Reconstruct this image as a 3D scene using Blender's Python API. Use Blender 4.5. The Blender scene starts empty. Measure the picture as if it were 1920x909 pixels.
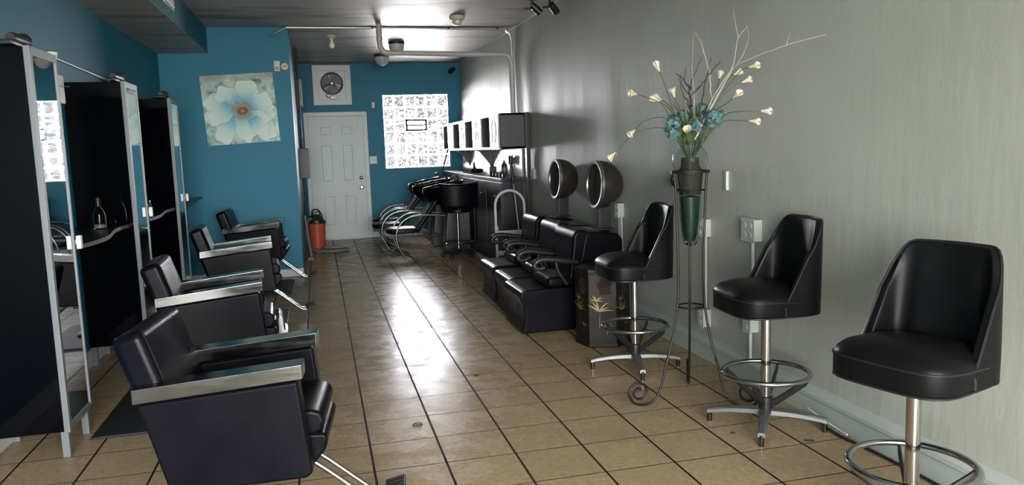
import bpy, bmesh, math, random
from mathutils import Vector, Matrix
PI = math.pi
C = bpy.context.scene.collection
sc = bpy.context.scene
rnd = random.Random(7)

# ---------------------------------------------------------------- camera, world, light, exposure
F, YAW, PITCH, ROLL = 1443.0, .2428, .1239, -.0334
CAM = Vector((-.1646, -3.066, 1.4407))
fwd = Vector((math.sin(YAW)*math.cos(PITCH), math.cos(YAW)*math.cos(PITCH), -math.sin(PITCH)))
rt = Vector((math.cos(YAW), -math.sin(YAW), 0)); up = rt.cross(fwd)
r2 = rt*math.cos(ROLL) + up*math.sin(ROLL); u2 = -rt*math.sin(ROLL) + up*math.cos(ROLL)
cd = bpy.data.cameras.new('camera'); cam = bpy.data.objects.new('camera', cd); C.objects.link(cam)
cd.sensor_fit = 'HORIZONTAL'; cd.sensor_width = 36; cd.lens = F/1920*36; cd.clip_start = .02
cam.matrix_world = Matrix(((r2.x, u2.x, -fwd.x, CAM.x), (r2.y, u2.y, -fwd.y, CAM.y), (r2.z, u2.z, -fwd.z, CAM.z), (0, 0, 0, 1)))
sc.camera = cam
sc.view_settings.view_transform = 'Standard'; sc.view_settings.look = 'None'
sc.view_settings.gamma = 1; sc.view_settings.use_curve_mapping = False
sc.view_settings.exposure = 0.0

SKY_FRONT, SKY_BACK, GROUND = (36, 36.3, 34.8), (470, 468, 485), (.38, .38, .36)
w = bpy.data.worlds.new('sky'); sc.world = w; w.use_nodes = True
nt = w.node_tree; nt.nodes.clear()
tc = nt.nodes.new('ShaderNodeTexCoord'); sx = nt.nodes.new('ShaderNodeSeparateXYZ'); nt.links.new(tc.outputs['Generated'], sx.inputs[0])
def wmap(out, a, b):
    m = nt.nodes.new('ShaderNodeMapRange'); m.interpolation_type = 'SMOOTHSTEP'
    m.inputs[1].default_value = a; m.inputs[2].default_value = b; nt.links.new(out, m.inputs[0]); return m.outputs[0]
def wmix(f, a, b):
    m = nt.nodes.new('ShaderNodeMix'); m.data_type = 'RGBA'; nt.links.new(f, m.inputs[0])
    for k, v in ((6, a), (7, b)):
        if isinstance(v, tuple): m.inputs[k].default_value = (*v, 1)
        else: nt.links.new(v, m.inputs[k])
    return m.outputs[2]
front_back = wmix(wmap(sx.outputs[1], -.5, .5), SKY_FRONT, SKY_BACK)
gr = nt.nodes.new('ShaderNodeMix'); gr.data_type = 'RGBA'; gr.blend_type = 'MULTIPLY'; gr.inputs[0].default_value = 1
nt.links.new(front_back, gr.inputs[6]); gr.inputs[7].default_value = (*GROUND, 1); nt.links.new(wmix(wmap(sx.outputs[1], -.5, .5), GROUND, (.95, .90, .85)), gr.inputs[7])
bg = nt.nodes.new('ShaderNodeBackground'); wo = nt.nodes.new('ShaderNodeOutputWorld')
nt.links.new(wmix(wmap(sx.outputs[2], -.14, .02), gr.outputs[2], front_back), bg.inputs[0]); nt.links.new(bg.outputs[0], wo.inputs[0])

def portal(name, loc, rot, sx_, sy_):
    l = bpy.data.lights.new(name, 'AREA'); l.shape = 'RECTANGLE'; l.size = sx_; l.size_y = sy_; l.cycles.is_portal = True
    o = bpy.data.objects.new(name, l); o.location = loc; o.rotation_euler = rot; C.objects.link(o)
portal('storefront_daylight', (.225, -5.68, 1.5), (PI/2, 0, 0), 3.75, 2.5)
portal('back_window_daylight', (1.5, 10.16, 1.755), (-PI/2, 0, 0), 1.09, 1.21)

# ---------------------------------------------------------------- materials
def pbr(name, col, rough=.5, metal=0, spec=.5, bump=0, bscale=60, vary=0, vscale=6, stretch=(1, 1, 1), rvary=0, trans=0, ior=1.45, coat=0):
    m = bpy.data.materials.new(name); m.use_nodes = True
    t = m.node_tree; b = t.nodes['Principled BSDF']
    b.inputs['Base Color'].default_value = (*col, 1); b.inputs['Roughness'].default_value = rough
    b.inputs['Metallic'].default_value = metal; b.inputs['Specular IOR Level'].default_value = spec
    b.inputs['Transmission Weight'].default_value = trans; b.inputs['IOR'].default_value = ior
    b.inputs['Coat Weight'].default_value = coat
    def noise(scale, detail=4):
        tc = t.nodes.new('ShaderNodeTexCoord'); mp = t.nodes.new('ShaderNodeMapping'); mp.inputs['Scale'].default_value = stretch
        n = t.nodes.new('ShaderNodeTexNoise'); n.inputs['Scale'].default_value = scale; n.inputs['Detail'].default_value = detail
        t.links.new(tc.outputs['Object'], mp.inputs[0]); t.links.new(mp.outputs[0], n.inputs['Vector']); return n
    if vary:
        n = noise(vscale); mx = t.nodes.new('ShaderNodeMix'); mx.data_type = 'RGBA'
        mx.inputs[6].default_value = (*[c*(1-vary) for c in col], 1); mx.inputs[7].default_value = (*[min(1, c*(1+vary)) for c in col], 1)
        t.links.new(n.outputs['Fac'], mx.inputs[0]); t.links.new(mx.outputs[2], b.inputs['Base Color'])
    if rvary:
        n = noise(vscale); mr = t.nodes.new('ShaderNodeMapRange'); mr.inputs[1].default_value = .3; mr.inputs[2].default_value = .7
        mr.inputs[3].default_value = max(.02, rough-rvary); mr.inputs[4].default_value = rough+rvary
        t.links.new(n.outputs['Fac'], mr.inputs[0]); t.links.new(mr.outputs[0], b.inputs['Roughness'])
    if bump:
        n = noise(bscale, 6); bp = t.nodes.new('ShaderNodeBump'); bp.inputs['Strength'].default_value = bump; bp.inputs['Distance'].default_value = .01
        t.links.new(n.outputs['Fac'], bp.inputs['Height']); t.links.new(bp.outputs[0], b.inputs['Normal'])
    return m

M = {}
M['leather'] = pbr('black_vinyl', (.0030, .0029, .0056), .33, spec=.12, bump=.06, bscale=220, vary=.25, rvary=.06)
M['stool_vinyl'] = pbr('stool_vinyl', (.004, .004, .0044), .40, spec=.16, bump=.05, bscale=160, vary=.25, rvary=.05)
M['piping'] = pbr('vinyl_piping', (.010, .010, .012), .28, vary=.2)
M['chrome'] = pbr('chrome', (.50, .50, .51), .12, 1, vary=.08, vscale=14, rvary=.05)
M['arm_chrome'] = pbr('worn_chrome', (.24, .24, .25), .22, 1, vary=.15, vscale=14, rvary=.06)
M['steel'] = pbr('brushed_steel', (.17, .173, .177), .17, 1, vary=.2, vscale=9, stretch=(1, 6, 6), rvary=.05)
M['alu'] = pbr('cast_aluminium', (.27, .27, .275), .45, .85, vary=.2, vscale=20)
M['silver'] = pbr('silver_trim', (.16, .17, .185), .5, .25, vary=.08)
M['gloss_black'] = pbr('gloss_black_laminate', (.0012, .0015, .0025), .08, spec=.14, vary=.2, rvary=.05, vscale=3)
M['black'] = pbr('black_plastic', (.012, .012, .014), .4, vary=.2)
M['dark_metal'] = pbr('dark_metal', (.03, .03, .032), .4, .5, vary=.2)
M['mat'] = pbr('rubber_mat', (.010, .011, .016), .62, bump=.15, bscale=90, vary=.3)
M['iron'] = pbr('wrought_iron', (.019, .016, .0145), .45, .6, bump=.2, bscale=120, vary=.3)
M['mirror'] = pbr('mirror', (.80, .83, .83), .015, 1, vary=.02)
M['white'] = pbr('white_paint', (.62, .63, .62), .45, vary=.06)
M['door'] = pbr('door_paint', (.50, .55, .56), .42, bump=.05, bscale=40, vary=.05)
M['trim'] = pbr('trim_paint', (.52, .56, .57), .4, vary=.06)
M['cream'] = pbr('cream_plastic', (.52, .50, .42), .45, vary=.08)
M['wall_plastic'] = pbr('painted_outlet', (.37, .385, .36), .4, vary=.08)
M['blue'] = pbr('blue_wall_paint', (.010, .150, .240), .6, bump=.12, bscale=60, vary=.07, vscale=2)
M['pipe'] = pbr('painted_pipe', (.40, .39, .38), .38, vary=.1)
M['conduit'] = pbr('steel_conduit', (.55, .54, .53), .28, .8, vary=.1)
M['shelf_dark'] = pbr('dark_shelf_laminate', (.018, .018, .022), .26, vary=.3)
M['cab_white'] = pbr('pale_cabinet_front', (.36, .34, .335), .3, vary=.15, vscale=5, stretch=(1, 1, .25), bump=.05)
M['cab_dark'] = pbr('dark_cabinet_side', (.035, .037, .046), .35, vary=.3, vscale=4)
M['cab_black'] = pbr('black_counter_laminate', (.016, .017, .022), .32, vary=.3, vscale=5)
M['orange'] = pbr('orange_plastic', (.43, .080, .045), .4, vary=.12)
M['hose'] = pbr('grey_hose', (.15, .15, .15), .45, vary=.15)
M['panel_grey'] = pbr('breaker_box_paint', (.028, .027, .026), .45, vary=.15)
M['dolly'] = pbr('cream_painted_steel', (.42, .42, .37), .42, vary=.15)
M['hood'] = pbr('bronze_hood', (.040, .033, .029), .26, .35, vary=.25)
M['hood_in'] = pbr('hood_liner', (.06, .055, .055), .35, .5, vary=.2, bump=.25, bscale=130)
M['rim'] = pbr('hood_rim', (.32, .30, .28), .3, .9, vary=.2)
M['planter'] = pbr('black_lacquer', (.010, .008, .0075), .42, spec=.25, vary=.5, vscale=5)
M['gold'] = pbr('gold_paint', (.22, .15, .05), .4, .3, vary=.35, vscale=20)
M['rust'] = pbr('faded_red_lacquer', (.035, .021, .015), .8, spec=.08, vary=.6, vscale=14)
M['teal'] = pbr('teal_petals', (.085, .17, .175), .6, vary=.7, vscale=22)
M['calla'] = pbr('cream_petals', (.60, .53, .39), .5, vary=.12, vscale=40)
M['spadix'] = pbr('yellow_spadix', (.6, .42, .08), .6, vary=.1)
M['stem'] = pbr('green_stem', (.055, .085, .04), .55, vary=.25)
M['leaf'] = pbr('olive_leaf', (.09, .12, .04), .55, vary=.4, vscale=30)
M['branch'] = pbr('pale_branch', (.42, .39, .34), .65, vary=.15, bump=.2)
M['twig'] = pbr('dark_twig', (.04, .022, .020), .6, vary=.3)
M['brass'] = pbr('brass', (.55, .42, .2), .3, 1, vary=.1)
M['clear'] = pbr('clear_plastic', (.9, .9, .88), .05, 0, trans=1, ior=1.2, vary=.02)
M['milk'] = pbr('frosted_lamp_glass', (.55, .54, .50), .3, vary=.05)
M['bulbmat'] = pbr('bulb_glass', (.8, .79, .74), .12, vary=.03)
M['vaseglass'] = pbr('green_vase_glass', (.82, .92, .88), .05, 0, trans=1, ior=1.12, vary=.15, vscale=9, bump=.08, bscale=25)
M['soil'] = pbr('vase_filler', (.028, .019, .013), .8, vary=.4, vscale=30, bump=.4)
M['dark_green'] = pbr('dark_green_filler', (.010, .024, .018), .3, vary=.7, vscale=14)
M['tan_strip'] = pbr('beige_box', (.30, .27, .22), .5, vary=.15)
M['dirt'] = pbr('dark_dirt', (.03, .025, .02), .8, vary=.3)

def tiled_floor():
    m = bpy.data.materials.new('floor_tiles'); m.use_nodes = True; t = m.node_tree; b = t.nodes['Principled BSDF']; L = t.links.new
    def math_(op, a, b_=None, c=None):
        n = t.nodes.new('ShaderNodeMath'); n.operation = op
        for i, v in enumerate((a, b_, c)):
            if v is None: continue
            if isinstance(v, (int, float)): n.inputs[i].default_value = v
            else: L(v, n.inputs[i])
        return n.outputs[0]
    tc = t.nodes.new('ShaderNodeTexCoord'); s = t.nodes.new('ShaderNodeSeparateXYZ'); L(tc.outputs['Object'], s.inputs[0])
    T = .33
    def line(o, hw):
        f = math_('FRACT', math_('ADD', math_('DIVIDE', o, T), 100.5)); d = math_('ABSOLUTE', math_('SUBTRACT', f, .5))
        mr = t.nodes.new('ShaderNodeMapRange'); L(math_('MULTIPLY', d, T), mr.inputs[0])
        mr.inputs[1].default_value = hw; mr.inputs[2].default_value = hw+.0018; mr.inputs[3].default_value = 1; mr.inputs[4].default_value = 0
        return mr.outputs[0]
    g = math_('MAXIMUM', line(s.outputs[0], .0042), line(s.outputs[1], .0024))
    cx = math_('FLOOR', math_('DIVIDE', s.outputs[0], T)); cy = math_('FLOOR', math_('DIVIDE', s.outputs[1], T))
    cm = t.nodes.new('ShaderNodeCombineXYZ'); L(cx, cm.inputs[0]); L(cy, cm.inputs[1])
    wn = t.nodes.new('ShaderNodeTexWhiteNoise'); wn.noise_dimensions = '2D'; L(cm.outputs[0], wn.inputs['Vector'])
    def noise(sc_, det=4, off=0):
        n = t.nodes.new('ShaderNodeTexNoise'); n.inputs['Scale'].default_value = sc_; n.inputs['Detail'].default_value = det
        mp = t.nodes.new('ShaderNodeMapping'); mp.inputs['Location'].default_value = (off, off, 0); L(tc.outputs['Object'], mp.inputs[0]); L(mp.outputs[0], n.inputs['Vector']); return n.outputs['Fac']
    def mix(f, a, c):
        n = t.nodes.new('ShaderNodeMix'); n.data_type = 'RGBA'
        if isinstance(f, (int, float)): n.inputs[0].default_value = f
        else: L(f, n.inputs[0])
        for k, v in ((6, a), (7, c)):
            if isinstance(v, tuple): n.inputs[k].default_value = (*v, 1)
            else: L(v, n.inputs[k])
        return n.outputs[2]
    def rng(f, a, b_, c=0, d=1):
        n = t.nodes.new('ShaderNodeMapRange'); L(f, n.inputs[0])
        for i, v in enumerate((a, b_, c, d)): n.inputs[i+1].default_value = v
        return n.outputs[0]
    base = mix(wn.outputs['Value'], (.36, .268, .160), (.41, .312, .19))
    base = mix(rng(noise(38, 6), .3, .75), base, (.27, .20, .125))
    dirt = rng(noise(2.2, 8, 3), .54, .84, 0, .45)                      # grime trodden into the tiles
    base = mix(dirt, base, (.17, .13, .095))
    col = mix(g, base, (.012, .010, .009)); L(col, b.inputs['Base Color'])
    blot = rng(noise(6.5, 8, 11), .42, .62)                            # patches of worn and fresh wax
    ro = rng(blot, 0, 1, .19, .39)
    ro2 = math_('ADD', ro, math_('MULTIPLY', g, .4)); L(ro2, b.inputs['Roughness'])
    b.inputs['Specular IOR Level'].default_value = .05
    h = math_('SUBTRACT', math_('MULTIPLY', noise(16, 5, 5), .35), g)
    bp = t.nodes.new('ShaderNodeBump'); bp.inputs['Strength'].default_value = .5; bp.inputs['Distance'].default_value = .005; L(h, bp.inputs['Height']); L(bp.outputs[0], b.inputs['Normal'])
    return m
M['floor'] = tiled_floor()

def rough_paint(name, col, dark, stretch, rough, bump, thresh=(.6, .75), amount=.6):
    m = bpy.data.materials.new(name); m.use_nodes = True; t = m.node_tree; b = t.nodes['Principled BSDF']; L = t.links.new
    tc = t.nodes.new('ShaderNodeTexCoord')
    def noise(scale, st, det=6):
        mp = t.nodes.new('ShaderNodeMapping'); mp.inputs['Scale'].default_value = st; L(tc.outputs['Object'], mp.inputs[0])
        n = t.nodes.new('ShaderNodeTexNoise'); n.inputs['Scale'].default_value = scale; n.inputs['Detail'].default_value = det; L(mp.outputs[0], n.inputs['Vector']); return n.outputs['Fac']
    def rng(f, a, b_, c=0, d=1):
        n = t.nodes.new('ShaderNodeMapRange'); L(f, n.inputs[0])
        for i, v in enumerate((a, b_, c, d)): n.inputs[i+1].default_value = v
        return n.outputs[0]
    def mix(f, a, c):
        n = t.nodes.new('ShaderNodeMix'); n.data_type = 'RGBA'; L(f, n.inputs[0])
        for k, v in ((6, a), (7, c)):
            if isinstance(v, tuple): n.inputs[k].default_value = (*v, 1)
            else: L(v, n.inputs[k])
        return n.outputs[2]
    c1 = mix(rng(noise(1.3, (1, 1, 1)), .3, .7), tuple(c*.93 for c in col), tuple(c*1.06 for c in col))
    c1 = mix(rng(noise(3, stretch, 9), thresh[0], thresh[1], 0, amount), c1, dark)
    L(c1, b.inputs['Base Color'])
    L(rng(noise(2.5, stretch), .3, .7, rough-.07, rough+.09), b.inputs['Roughness'])
    bp = t.nodes.new('ShaderNodeBump'); bp.inputs['Strength'].default_value = bump; bp.inputs['Distance'].default_value = .012
    L(noise(14, stretch, 5), bp.inputs['Height'])
    b2 = t.nodes.new('ShaderNodeBump'); b2.inputs['Strength'].default_value = bump*.5; b2.inputs['Distance'].default_value = .004
    L(noise(70, (1, 1, 1), 4), b2.inputs['Height']); L(bp.outputs[0], b2.inputs['Normal']); L(b2.outputs[0], b.inputs['Normal'])
    return m
M['wall_grey'] = rough_paint('grey_green_wall_gloss', (.36, .366, .328), (.22, .225, .21), (1, 1, .22), .50, .25, (.66, .85), .35)
M['ceiling'] = rough_paint('scuffed_ceiling_paint', (.36, .35, .33), (.07, .05, .04), (.22, 1, 1), .48, .35, (.56, .68), .75)

def block_glass():
    m = bpy.data.materials.new('wavy_block_glass'); m.use_nodes = True; t = m.node_tree; t.nodes.clear(); L = t.links.new
    tc = t.nodes.new('ShaderNodeTexCoord')
    n = t.nodes.new('ShaderNodeTexNoise'); n.inputs['Scale'].default_value = 13; n.inputs['Detail'].default_value = 1.5; n.inputs['Distortion'].default_value = 1.0
    mp = t.nodes.new('ShaderNodeMapping'); mp.inputs['Scale'].default_value = (1, 0, 1); L(tc.outputs['Object'], mp.inputs[0]); L(mp.outputs[0], n.inputs['Vector'])
    a = t.nodes.new('ShaderNodeMath'); a.operation = 'SUBTRACT'; a.inputs[1].default_value = .5; L(n.outputs['Fac'], a.inputs[0])
    ab = t.nodes.new('ShaderNodeMath'); ab.operation = 'ABSOLUTE'; L(a.outputs[0], ab.inputs[0])
    mr = t.nodes.new('ShaderNodeMapRange'); L(ab.outputs[0], mr.inputs[0])
    mr.inputs[1].default_value = .025; mr.inputs[2].default_value = .085; mr.inputs[3].default_value = .027; mr.inputs[4].default_value = .058  # wavy refraction put into the tint as darker and paler marbling
    cc = t.nodes.new('ShaderNodeCombineColor')
    for i in range(3): L(mr.outputs[0], cc.inputs[i])
    tr = t.nodes.new('ShaderNodeBsdfTransparent'); L(cc.outputs[0], tr.inputs[0])
    bp = t.nodes.new('ShaderNodeBump'); bp.inputs['Strength'].default_value = .6; L(n.outputs['Fac'], bp.inputs['Height'])
    gl = t.nodes.new('ShaderNodeBsdfGlossy'); gl.inputs['Roughness'].default_value = .08; L(bp.outputs[0], gl.inputs['Normal'])
    mx = t.nodes.new('ShaderNodeMixShader'); mx.inputs[0].default_value = .06; L(tr.outputs[0], mx.inputs[1]); L(gl.outputs[0], mx.inputs[2])
    o = t.nodes.new('ShaderNodeOutputMaterial'); L(mx.outputs[0], o.inputs[0]); return m
M['block'] = block_glass()
def mortar_mat():
    m = bpy.data.materials.new('clear_block_joint'); m.use_nodes = True; t = m.node_tree; t.nodes.clear()
    tr = t.nodes.new('ShaderNodeBsdfTransparent'); tr.inputs[0].default_value = (.97, .97, .97, 1)  # made clearer than the blocks so the joints carry daylight into the room
    df = t.nodes.new('ShaderNodeBsdfDiffuse'); df.inputs[0].default_value = (.8, .8, .8, 1)
    mx = t.nodes.new('ShaderNodeMixShader'); mx.inputs[0].default_value = .12
    o = t.nodes.new('ShaderNodeOutputMaterial'); t.links.new(tr.outputs[0], mx.inputs[1]); t.links.new(df.outputs[0], mx.inputs[2]); t.links.new(mx.outputs[0], o.inputs[0]); return m
M['joint'] = mortar_mat()
def attr_mat():
    m = bpy.data.materials.new('painted_canvas'); m.use_nodes = True; t = m.node_tree; b = t.nodes['Principled BSDF']
    a = t.nodes.new('ShaderNodeVertexColor'); a.layer_name = 'paint'; t.links.new(a.outputs[0], b.inputs['Base Color']); b.inputs['Roughness'].default_value = .55
    return m
M['canvas'] = attr_mat()

# ---------------------------------------------------------------- mesh helpers
class MB:
    def __init__(s): s.bm = bmesh.new(); s.mi = 0
    def take(s, tb, mat=None):
        if mat is not None: bmesh.ops.transform(tb, matrix=mat, verts=tb.verts)
        for f in tb.faces: f.material_index = s.mi
        me = bpy.data.meshes.new('t'); tb.to_mesh(me); tb.free(); s.bm.from_mesh(me); bpy.data.meshes.remove(me); return s
    def box(s, c, d, bev=0, seg=2, rot=None):
        tb = bmesh.new(); bmesh.ops.create_cube(tb, size=1)
        bmesh.ops.scale(tb, vec=d, verts=tb.verts)
        if bev: bmesh.ops.bevel(tb, geom=tb.edges[:], offset=bev, segments=seg, affect='EDGES', profile=.5)
        m = Matrix.Translation(c)
        if rot is not None: m = m @ rot
        return s.take(tb, m)
    def b2(s, a, b, bev=0, seg=2):
        return s.box([(a[i]+b[i])/2 for i in range(3)], [abs(b[i]-a[i]) for i in range(3)], bev, seg)
    def prism(s, poly, lo, hi, axis='y', bev=0, seg=2):
        """poly in the plane across the axis (y: x,z; z: x,y; x: y,z), swept from lo to hi"""
        tb = bmesh.new()
        def P(p, h): return {'y': (p[0], h, p[1]), 'z': (p[0], p[1], h), 'x': (h, p[0], p[1])}[axis]
        a = [tb.verts.new(P(p, lo)) for p in poly]; b = [tb.verts.new(P(p, hi)) for p in poly]
        n = len(poly); tb.faces.new(a); tb.faces.new(b[::-1])
        for i in range(n): tb.faces.new((a[i], b[i], b[(i+1) % n], a[(i+1) % n]))
        bmesh.ops.recalc_face_normals(tb, faces=tb.faces[:])
        if bev: bmesh.ops.bevel(tb, geom=tb.edges[:], offset=bev, segments=seg, affect='EDGES', profile=.5)
        return s.take(tb)
    def surf(s, G, cu=False, cv=False, flip=False):
        tb = bmesh.new(); V = [[tb.verts.new(p) for p in row] for row in G]; n, m = len(V), len(V[0])
        for i in range(n if cu else n-1):
            for j in range(m if cv else m-1):
                q = (V[i][j], V[(i+1) % n][j], V[(i+1) % n][(j+1) % m], V[i][(j+1) % m])
                try: tb.faces.new(q)
                except ValueError: pass
        bmesh.ops.remove_doubles(tb, verts=tb.verts, dist=1e-6)
        bmesh.ops.recalc_face_normals(tb, faces=tb.faces[:])
        if flip: bmesh.ops.reverse_faces(tb, faces=tb.faces[:])
        return s.take(tb)
    def tube(s, pts, r, n=10, closed=False, radii=None, flat=1.0):
        pts = [Vector(p) for p in pts]; k = len(pts); G = []; N = None
        for i, p in enumerate(pts):
            a = pts[(i-1) % k] if (closed or i) else p; b = pts[(i+1) % k] if (closed or i < k-1) else p
            t = (b-a).normalized()
            if N is None:
                N = Vector((0, 0, 1)) if abs(t.z) < .9 else Vector((1, 0, 0))
            N = (N - t*N.dot(t)).normalized(); B = t.cross(N); rr = radii[i] if radii else r
            G.append([p + (N*math.cos(2*PI*j/n) + B*math.sin(2*PI*j/n)*flat)*rr for j in range(n)])
        s.surf(G, cu=closed, cv=True)
        if not closed:
            for row in (G[0], G[-1]):
                tb = bmesh.new(); tb.faces.new([tb.verts.new(p) for p in row]); s.take(tb)
            bmesh.ops.remove_doubles(s.bm, verts=s.bm.verts[-4*n:] if False else [v for v in s.bm.verts if v.is_boundary], dist=1e-6)
            bmesh.ops.recalc_face_normals(s.bm, faces=s.bm.faces[:])
        return s
    def cyl(s, a, b, r, r1=None, n=20):
        return s.tube([a, b], r, n, radii=[r, r if r1 is None else r1])
    def lathe(s, prof, n=32, mat=None):
        """prof: (radius, height) pairs spun about z"""
        tb = bmesh.new(); V = []
        for r, z in prof:
            V.append([tb.verts.new((r*math.cos(2*PI*j/n), r*math.sin(2*PI*j/n), z)) for j in range(n)] if r > 1e-6 else [tb.verts.new((0, 0, z))]*n)
        for i in range(len(V)-1):
            for j in range(n):
                q = [V[i][j], V[i][(j+1) % n], V[i+1][(j+1) % n], V[i+1][j]]; u = []
                for v in q:
                    if v not in u: u.append(v)
                if len(u) > 2: tb.faces.new(u)
        bmesh.ops.recalc_face_normals(tb, faces=tb.faces[:])
        return s.take(tb, mat)
    def ball(s, c, r, sc_=(1, 1, 1), n=16):
        tb = bmesh.new(); bmesh.ops.create_uvsphere(tb, u_segments=n, v_segments=n//2+2, radius=r)
        return s.take(tb, Matrix.Translation(c) @ Matrix.Diagonal((*sc_, 1)))
    def torus(s, c, R, r, n=48, k=10, rot=None):
        m = rot or Matrix()
        return s.tube([Vector(c) + (m @ Vector((R*math.cos(2*PI*i/n), R*math.sin(2*PI*i/n), 0))) for i in range(n)], r, k, closed=True)
    def build(s, name, mat, parent=None, loc=None, ang=38):
        me = bpy.data.meshes.new(name); s.bm.to_mesh(me); s.bm.free()
        for m in (mat if isinstance(mat, (list, tuple)) else [mat]): me.materials.append(M[m])
        me.polygons.foreach_set('use_smooth', [True]*len(me.polygons)); me.set_sharp_from_angle(angle=math.radians(ang)); me.update()
        o = bpy.data.objects.new(name, me); C.objects.link(o)
        if parent: o.parent = parent
        wn = o.modifiers.new('normals', 'WEIGHTED_NORMAL'); wn.keep_sharp = True; wn.weight = 80
        if loc: o.location = loc
        return o
def smooth(pts, k=6):
    """Catmull-Rom through the points"""
    P = [Vector(p) for p in pts]; P = [P[0]*2-P[1]] + P + [P[-1]*2-P[-2]]; out = []
    for i in range(1, len(P)-2):
        for j in range(k):
            t = j/k; a, b, c, d = P[i-1:i+3]
            out.append(.5*((2*b) + (c-a)*t + (2*a-5*b+4*c-d)*t*t + (3*b-a-3*c+d)*t**3))
    return out + [P[-2]]
def rotz(a): return Matrix.Rotation(a, 4, 'Z')
def tag(o, label, cat, group=None, kind=None):
    o['label'] = label; o['category'] = cat
    if group: o['group'] = group
    if kind: o['kind'] = kind
    return o
def thing(name, label, cat, loc=(0, 0, 0), rz=0, group=None):
    o = bpy.data.objects.new(name, None); o.empty_display_size = .1; C.objects.link(o); o.location = loc; o.rotation_euler = (0, 0, rz)
    return tag(o, label, cat, group)
def struct(o): o['kind'] = 'structure'; return o
def copy_tree(o, parent=None):
    c = o.copy(); C.objects.link(c)
    if parent: c.parent = parent
    for ch in list(o.children): copy_tree(ch, c)
    return c
def again(o, label, loc, rz=0):
    c = copy_tree(o); c['label'] = label; c.location = loc; c.rotation_euler = (0, 0, rz); return c

# ---------------------------------------------------------------- the room
XL, XR, YB, YF, YP, XP, H = -1.81, 2.26, 10.07, -5.7, 6.34, -.405, 2.88
struct(MB().b2((XL-.15, YF-.15, -.12), (XR+.15, YB+.2, 0)).build('floor', 'floor'))
struct(MB().b2((XL-.15, YF-.15, H), (XR+.15, YB+.2, H+.12)).build('ceiling', 'ceiling'))
struct(MB().b2((XR, YF-.15, 0), (XR+.15, YB+.2, H)).build('wall_right', 'wall_grey'))
struct(MB().b2((XL-.15, YF-.15, 0), (XL, YP, H)).build('wall_left', 'blue'))
struct(MB().b2((XL-.15, YP, 0), (XP, YB+.2, H)).build('wall_partition', 'blue'))
W = (.955, 2.045, 1.15, 2.36)
mb = MB()
mb.b2((XP, YB, 0), (W[0], YB+.2, H)); mb.b2((W[1], YB, 0), (XR, YB+.2, H)); mb.b2((W[0], YB, 0), (W[1], YB+.2, W[2])); mb.b2((W[0], YB, W[3]), (W[1], YB+.2, H))
struct(mb.build('wall_back', 'blue'))
mb = MB(); FO = (-1.65, 2.1, .25, 2.75)
mb.b2((XL, YF-.15, 0), (FO[0], YF, H)); mb.b2((FO[1], YF-.15, 0), (XR, YF, H)); mb.b2((FO[0], YF-.15, 0), (FO[1], YF, FO[2])); mb.b2((FO[0], YF-.15, FO[3]), (FO[1], YF, H))
struct(mb.build('wall_front', 'wall_grey'))
mb = MB()
for x in (FO[0]+.03, -.4, .85, FO[1]-.03): mb.box((x, YF-.08, 1.5), (.06, .08, 2.5), .006)
for z in (FO[2]+.03, FO[3]-.03): mb.box((.225, YF-.08, z), (3.75, .08, .06), .006)
struct(mb.build('window_2', 'silver'))
# boxed-in duct running along the left wall under the ceiling
mb = MB(); mb.b2((XL, YF, 2.597), (-1.283, YP, H)); mb.mi = 1; mb.b2((XL, YF, 2.592), (-1.283, YP, 2.597))
struct(mb.build('ceiling_soffit', ['blue', 'ceiling']))
# mouldings
def base_right():
    prof = [(XR, 0), (XR-.016, 0), (XR-.016, .095), (XR-.030, .105), (XR-.030, .125), (XR-.012, .140), (XR-.008, .155), (XR, .16)]
    return MB().prism([(p[0], p[1]) for p in prof], YF, YB, 'y').build('baseboard_right', 'trim_wall')
M['trim_wall'] = pbr('baseboard_paint', (.35, .385, .37), .38, vary=.1, vscale=3)
struct(base_right())
struct(MB().b2((XL, YF, 0), (XL+.018, YP, .12), .004).build('baseboard_left', 'trim'))
struct(MB().b2((XL+.018, YP-.018, 0), (XP+.004, YP, .09), .004).build('baseboard_partition', 'trim'))
struct(MB().b2((.67, YB-.018, 0), (XR-.03, YB, .09), .004).build('baseboard_back', 'trim'))
# ceiling-wall bead
struct(MB().box((XR-.008, (YF+YB)/2, H-.008), (.016, YB-YF, .016), .004).build('trim_1', 'trim'))

# glass block window
win = struct(bpy.data.objects.new('window_1', None)); C.objects.link(win); win.location = (1.5, YB+.09, 1.755)
nx, nz = 6, 6; bw = (W[1]-W[0])/nx; bh = (W[3]-W[2])/nz
mb = MB(); mj = MB()
for i in range(nx):
    for j in range(nz):
        if i in (2, 3) and j == 3: continue
        x = W[0]+bw*(i+.5)-1.5; z = W[2]+bh*(j+.5)-1.755
        mb.box((x, 0, z), (bw-.022, .08, bh-.022), .008, 2)
mb.build('glass_blocks', 'block', win)
for i in range(nx+1):
    x = W[0]+bw*i-1.5
    if i == 3:
        mj.b2((x-.009, -.03, W[2]-1.755), (x+.009, .03, W[2]+3*bh-1.755)); mj.b2((x-.009, -.03, W[2]+4*bh-1.755), (x+.009, .03, W[3]-1.755))
    else: mj.b2((x-.009, -.03, W[2]-1.755), (x+.009, .03, W[3]-1.755))
for j in range(nz+1):
    z = W[2]+bh*j-1.755; mj.b2((W[0]-1.5, -.029, z-.009), (W[1]-1.5, .029, z+.009))
mj.build('block_joints', 'joint', win)
vx0, vx1, vz0, vz1 = W[0]+2*bw-1.5, W[0]+4*bw-1.5, W[2]+3*bh-1.755, W[2]+4*bh-1.755
mb = MB(); fr = .034
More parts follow.
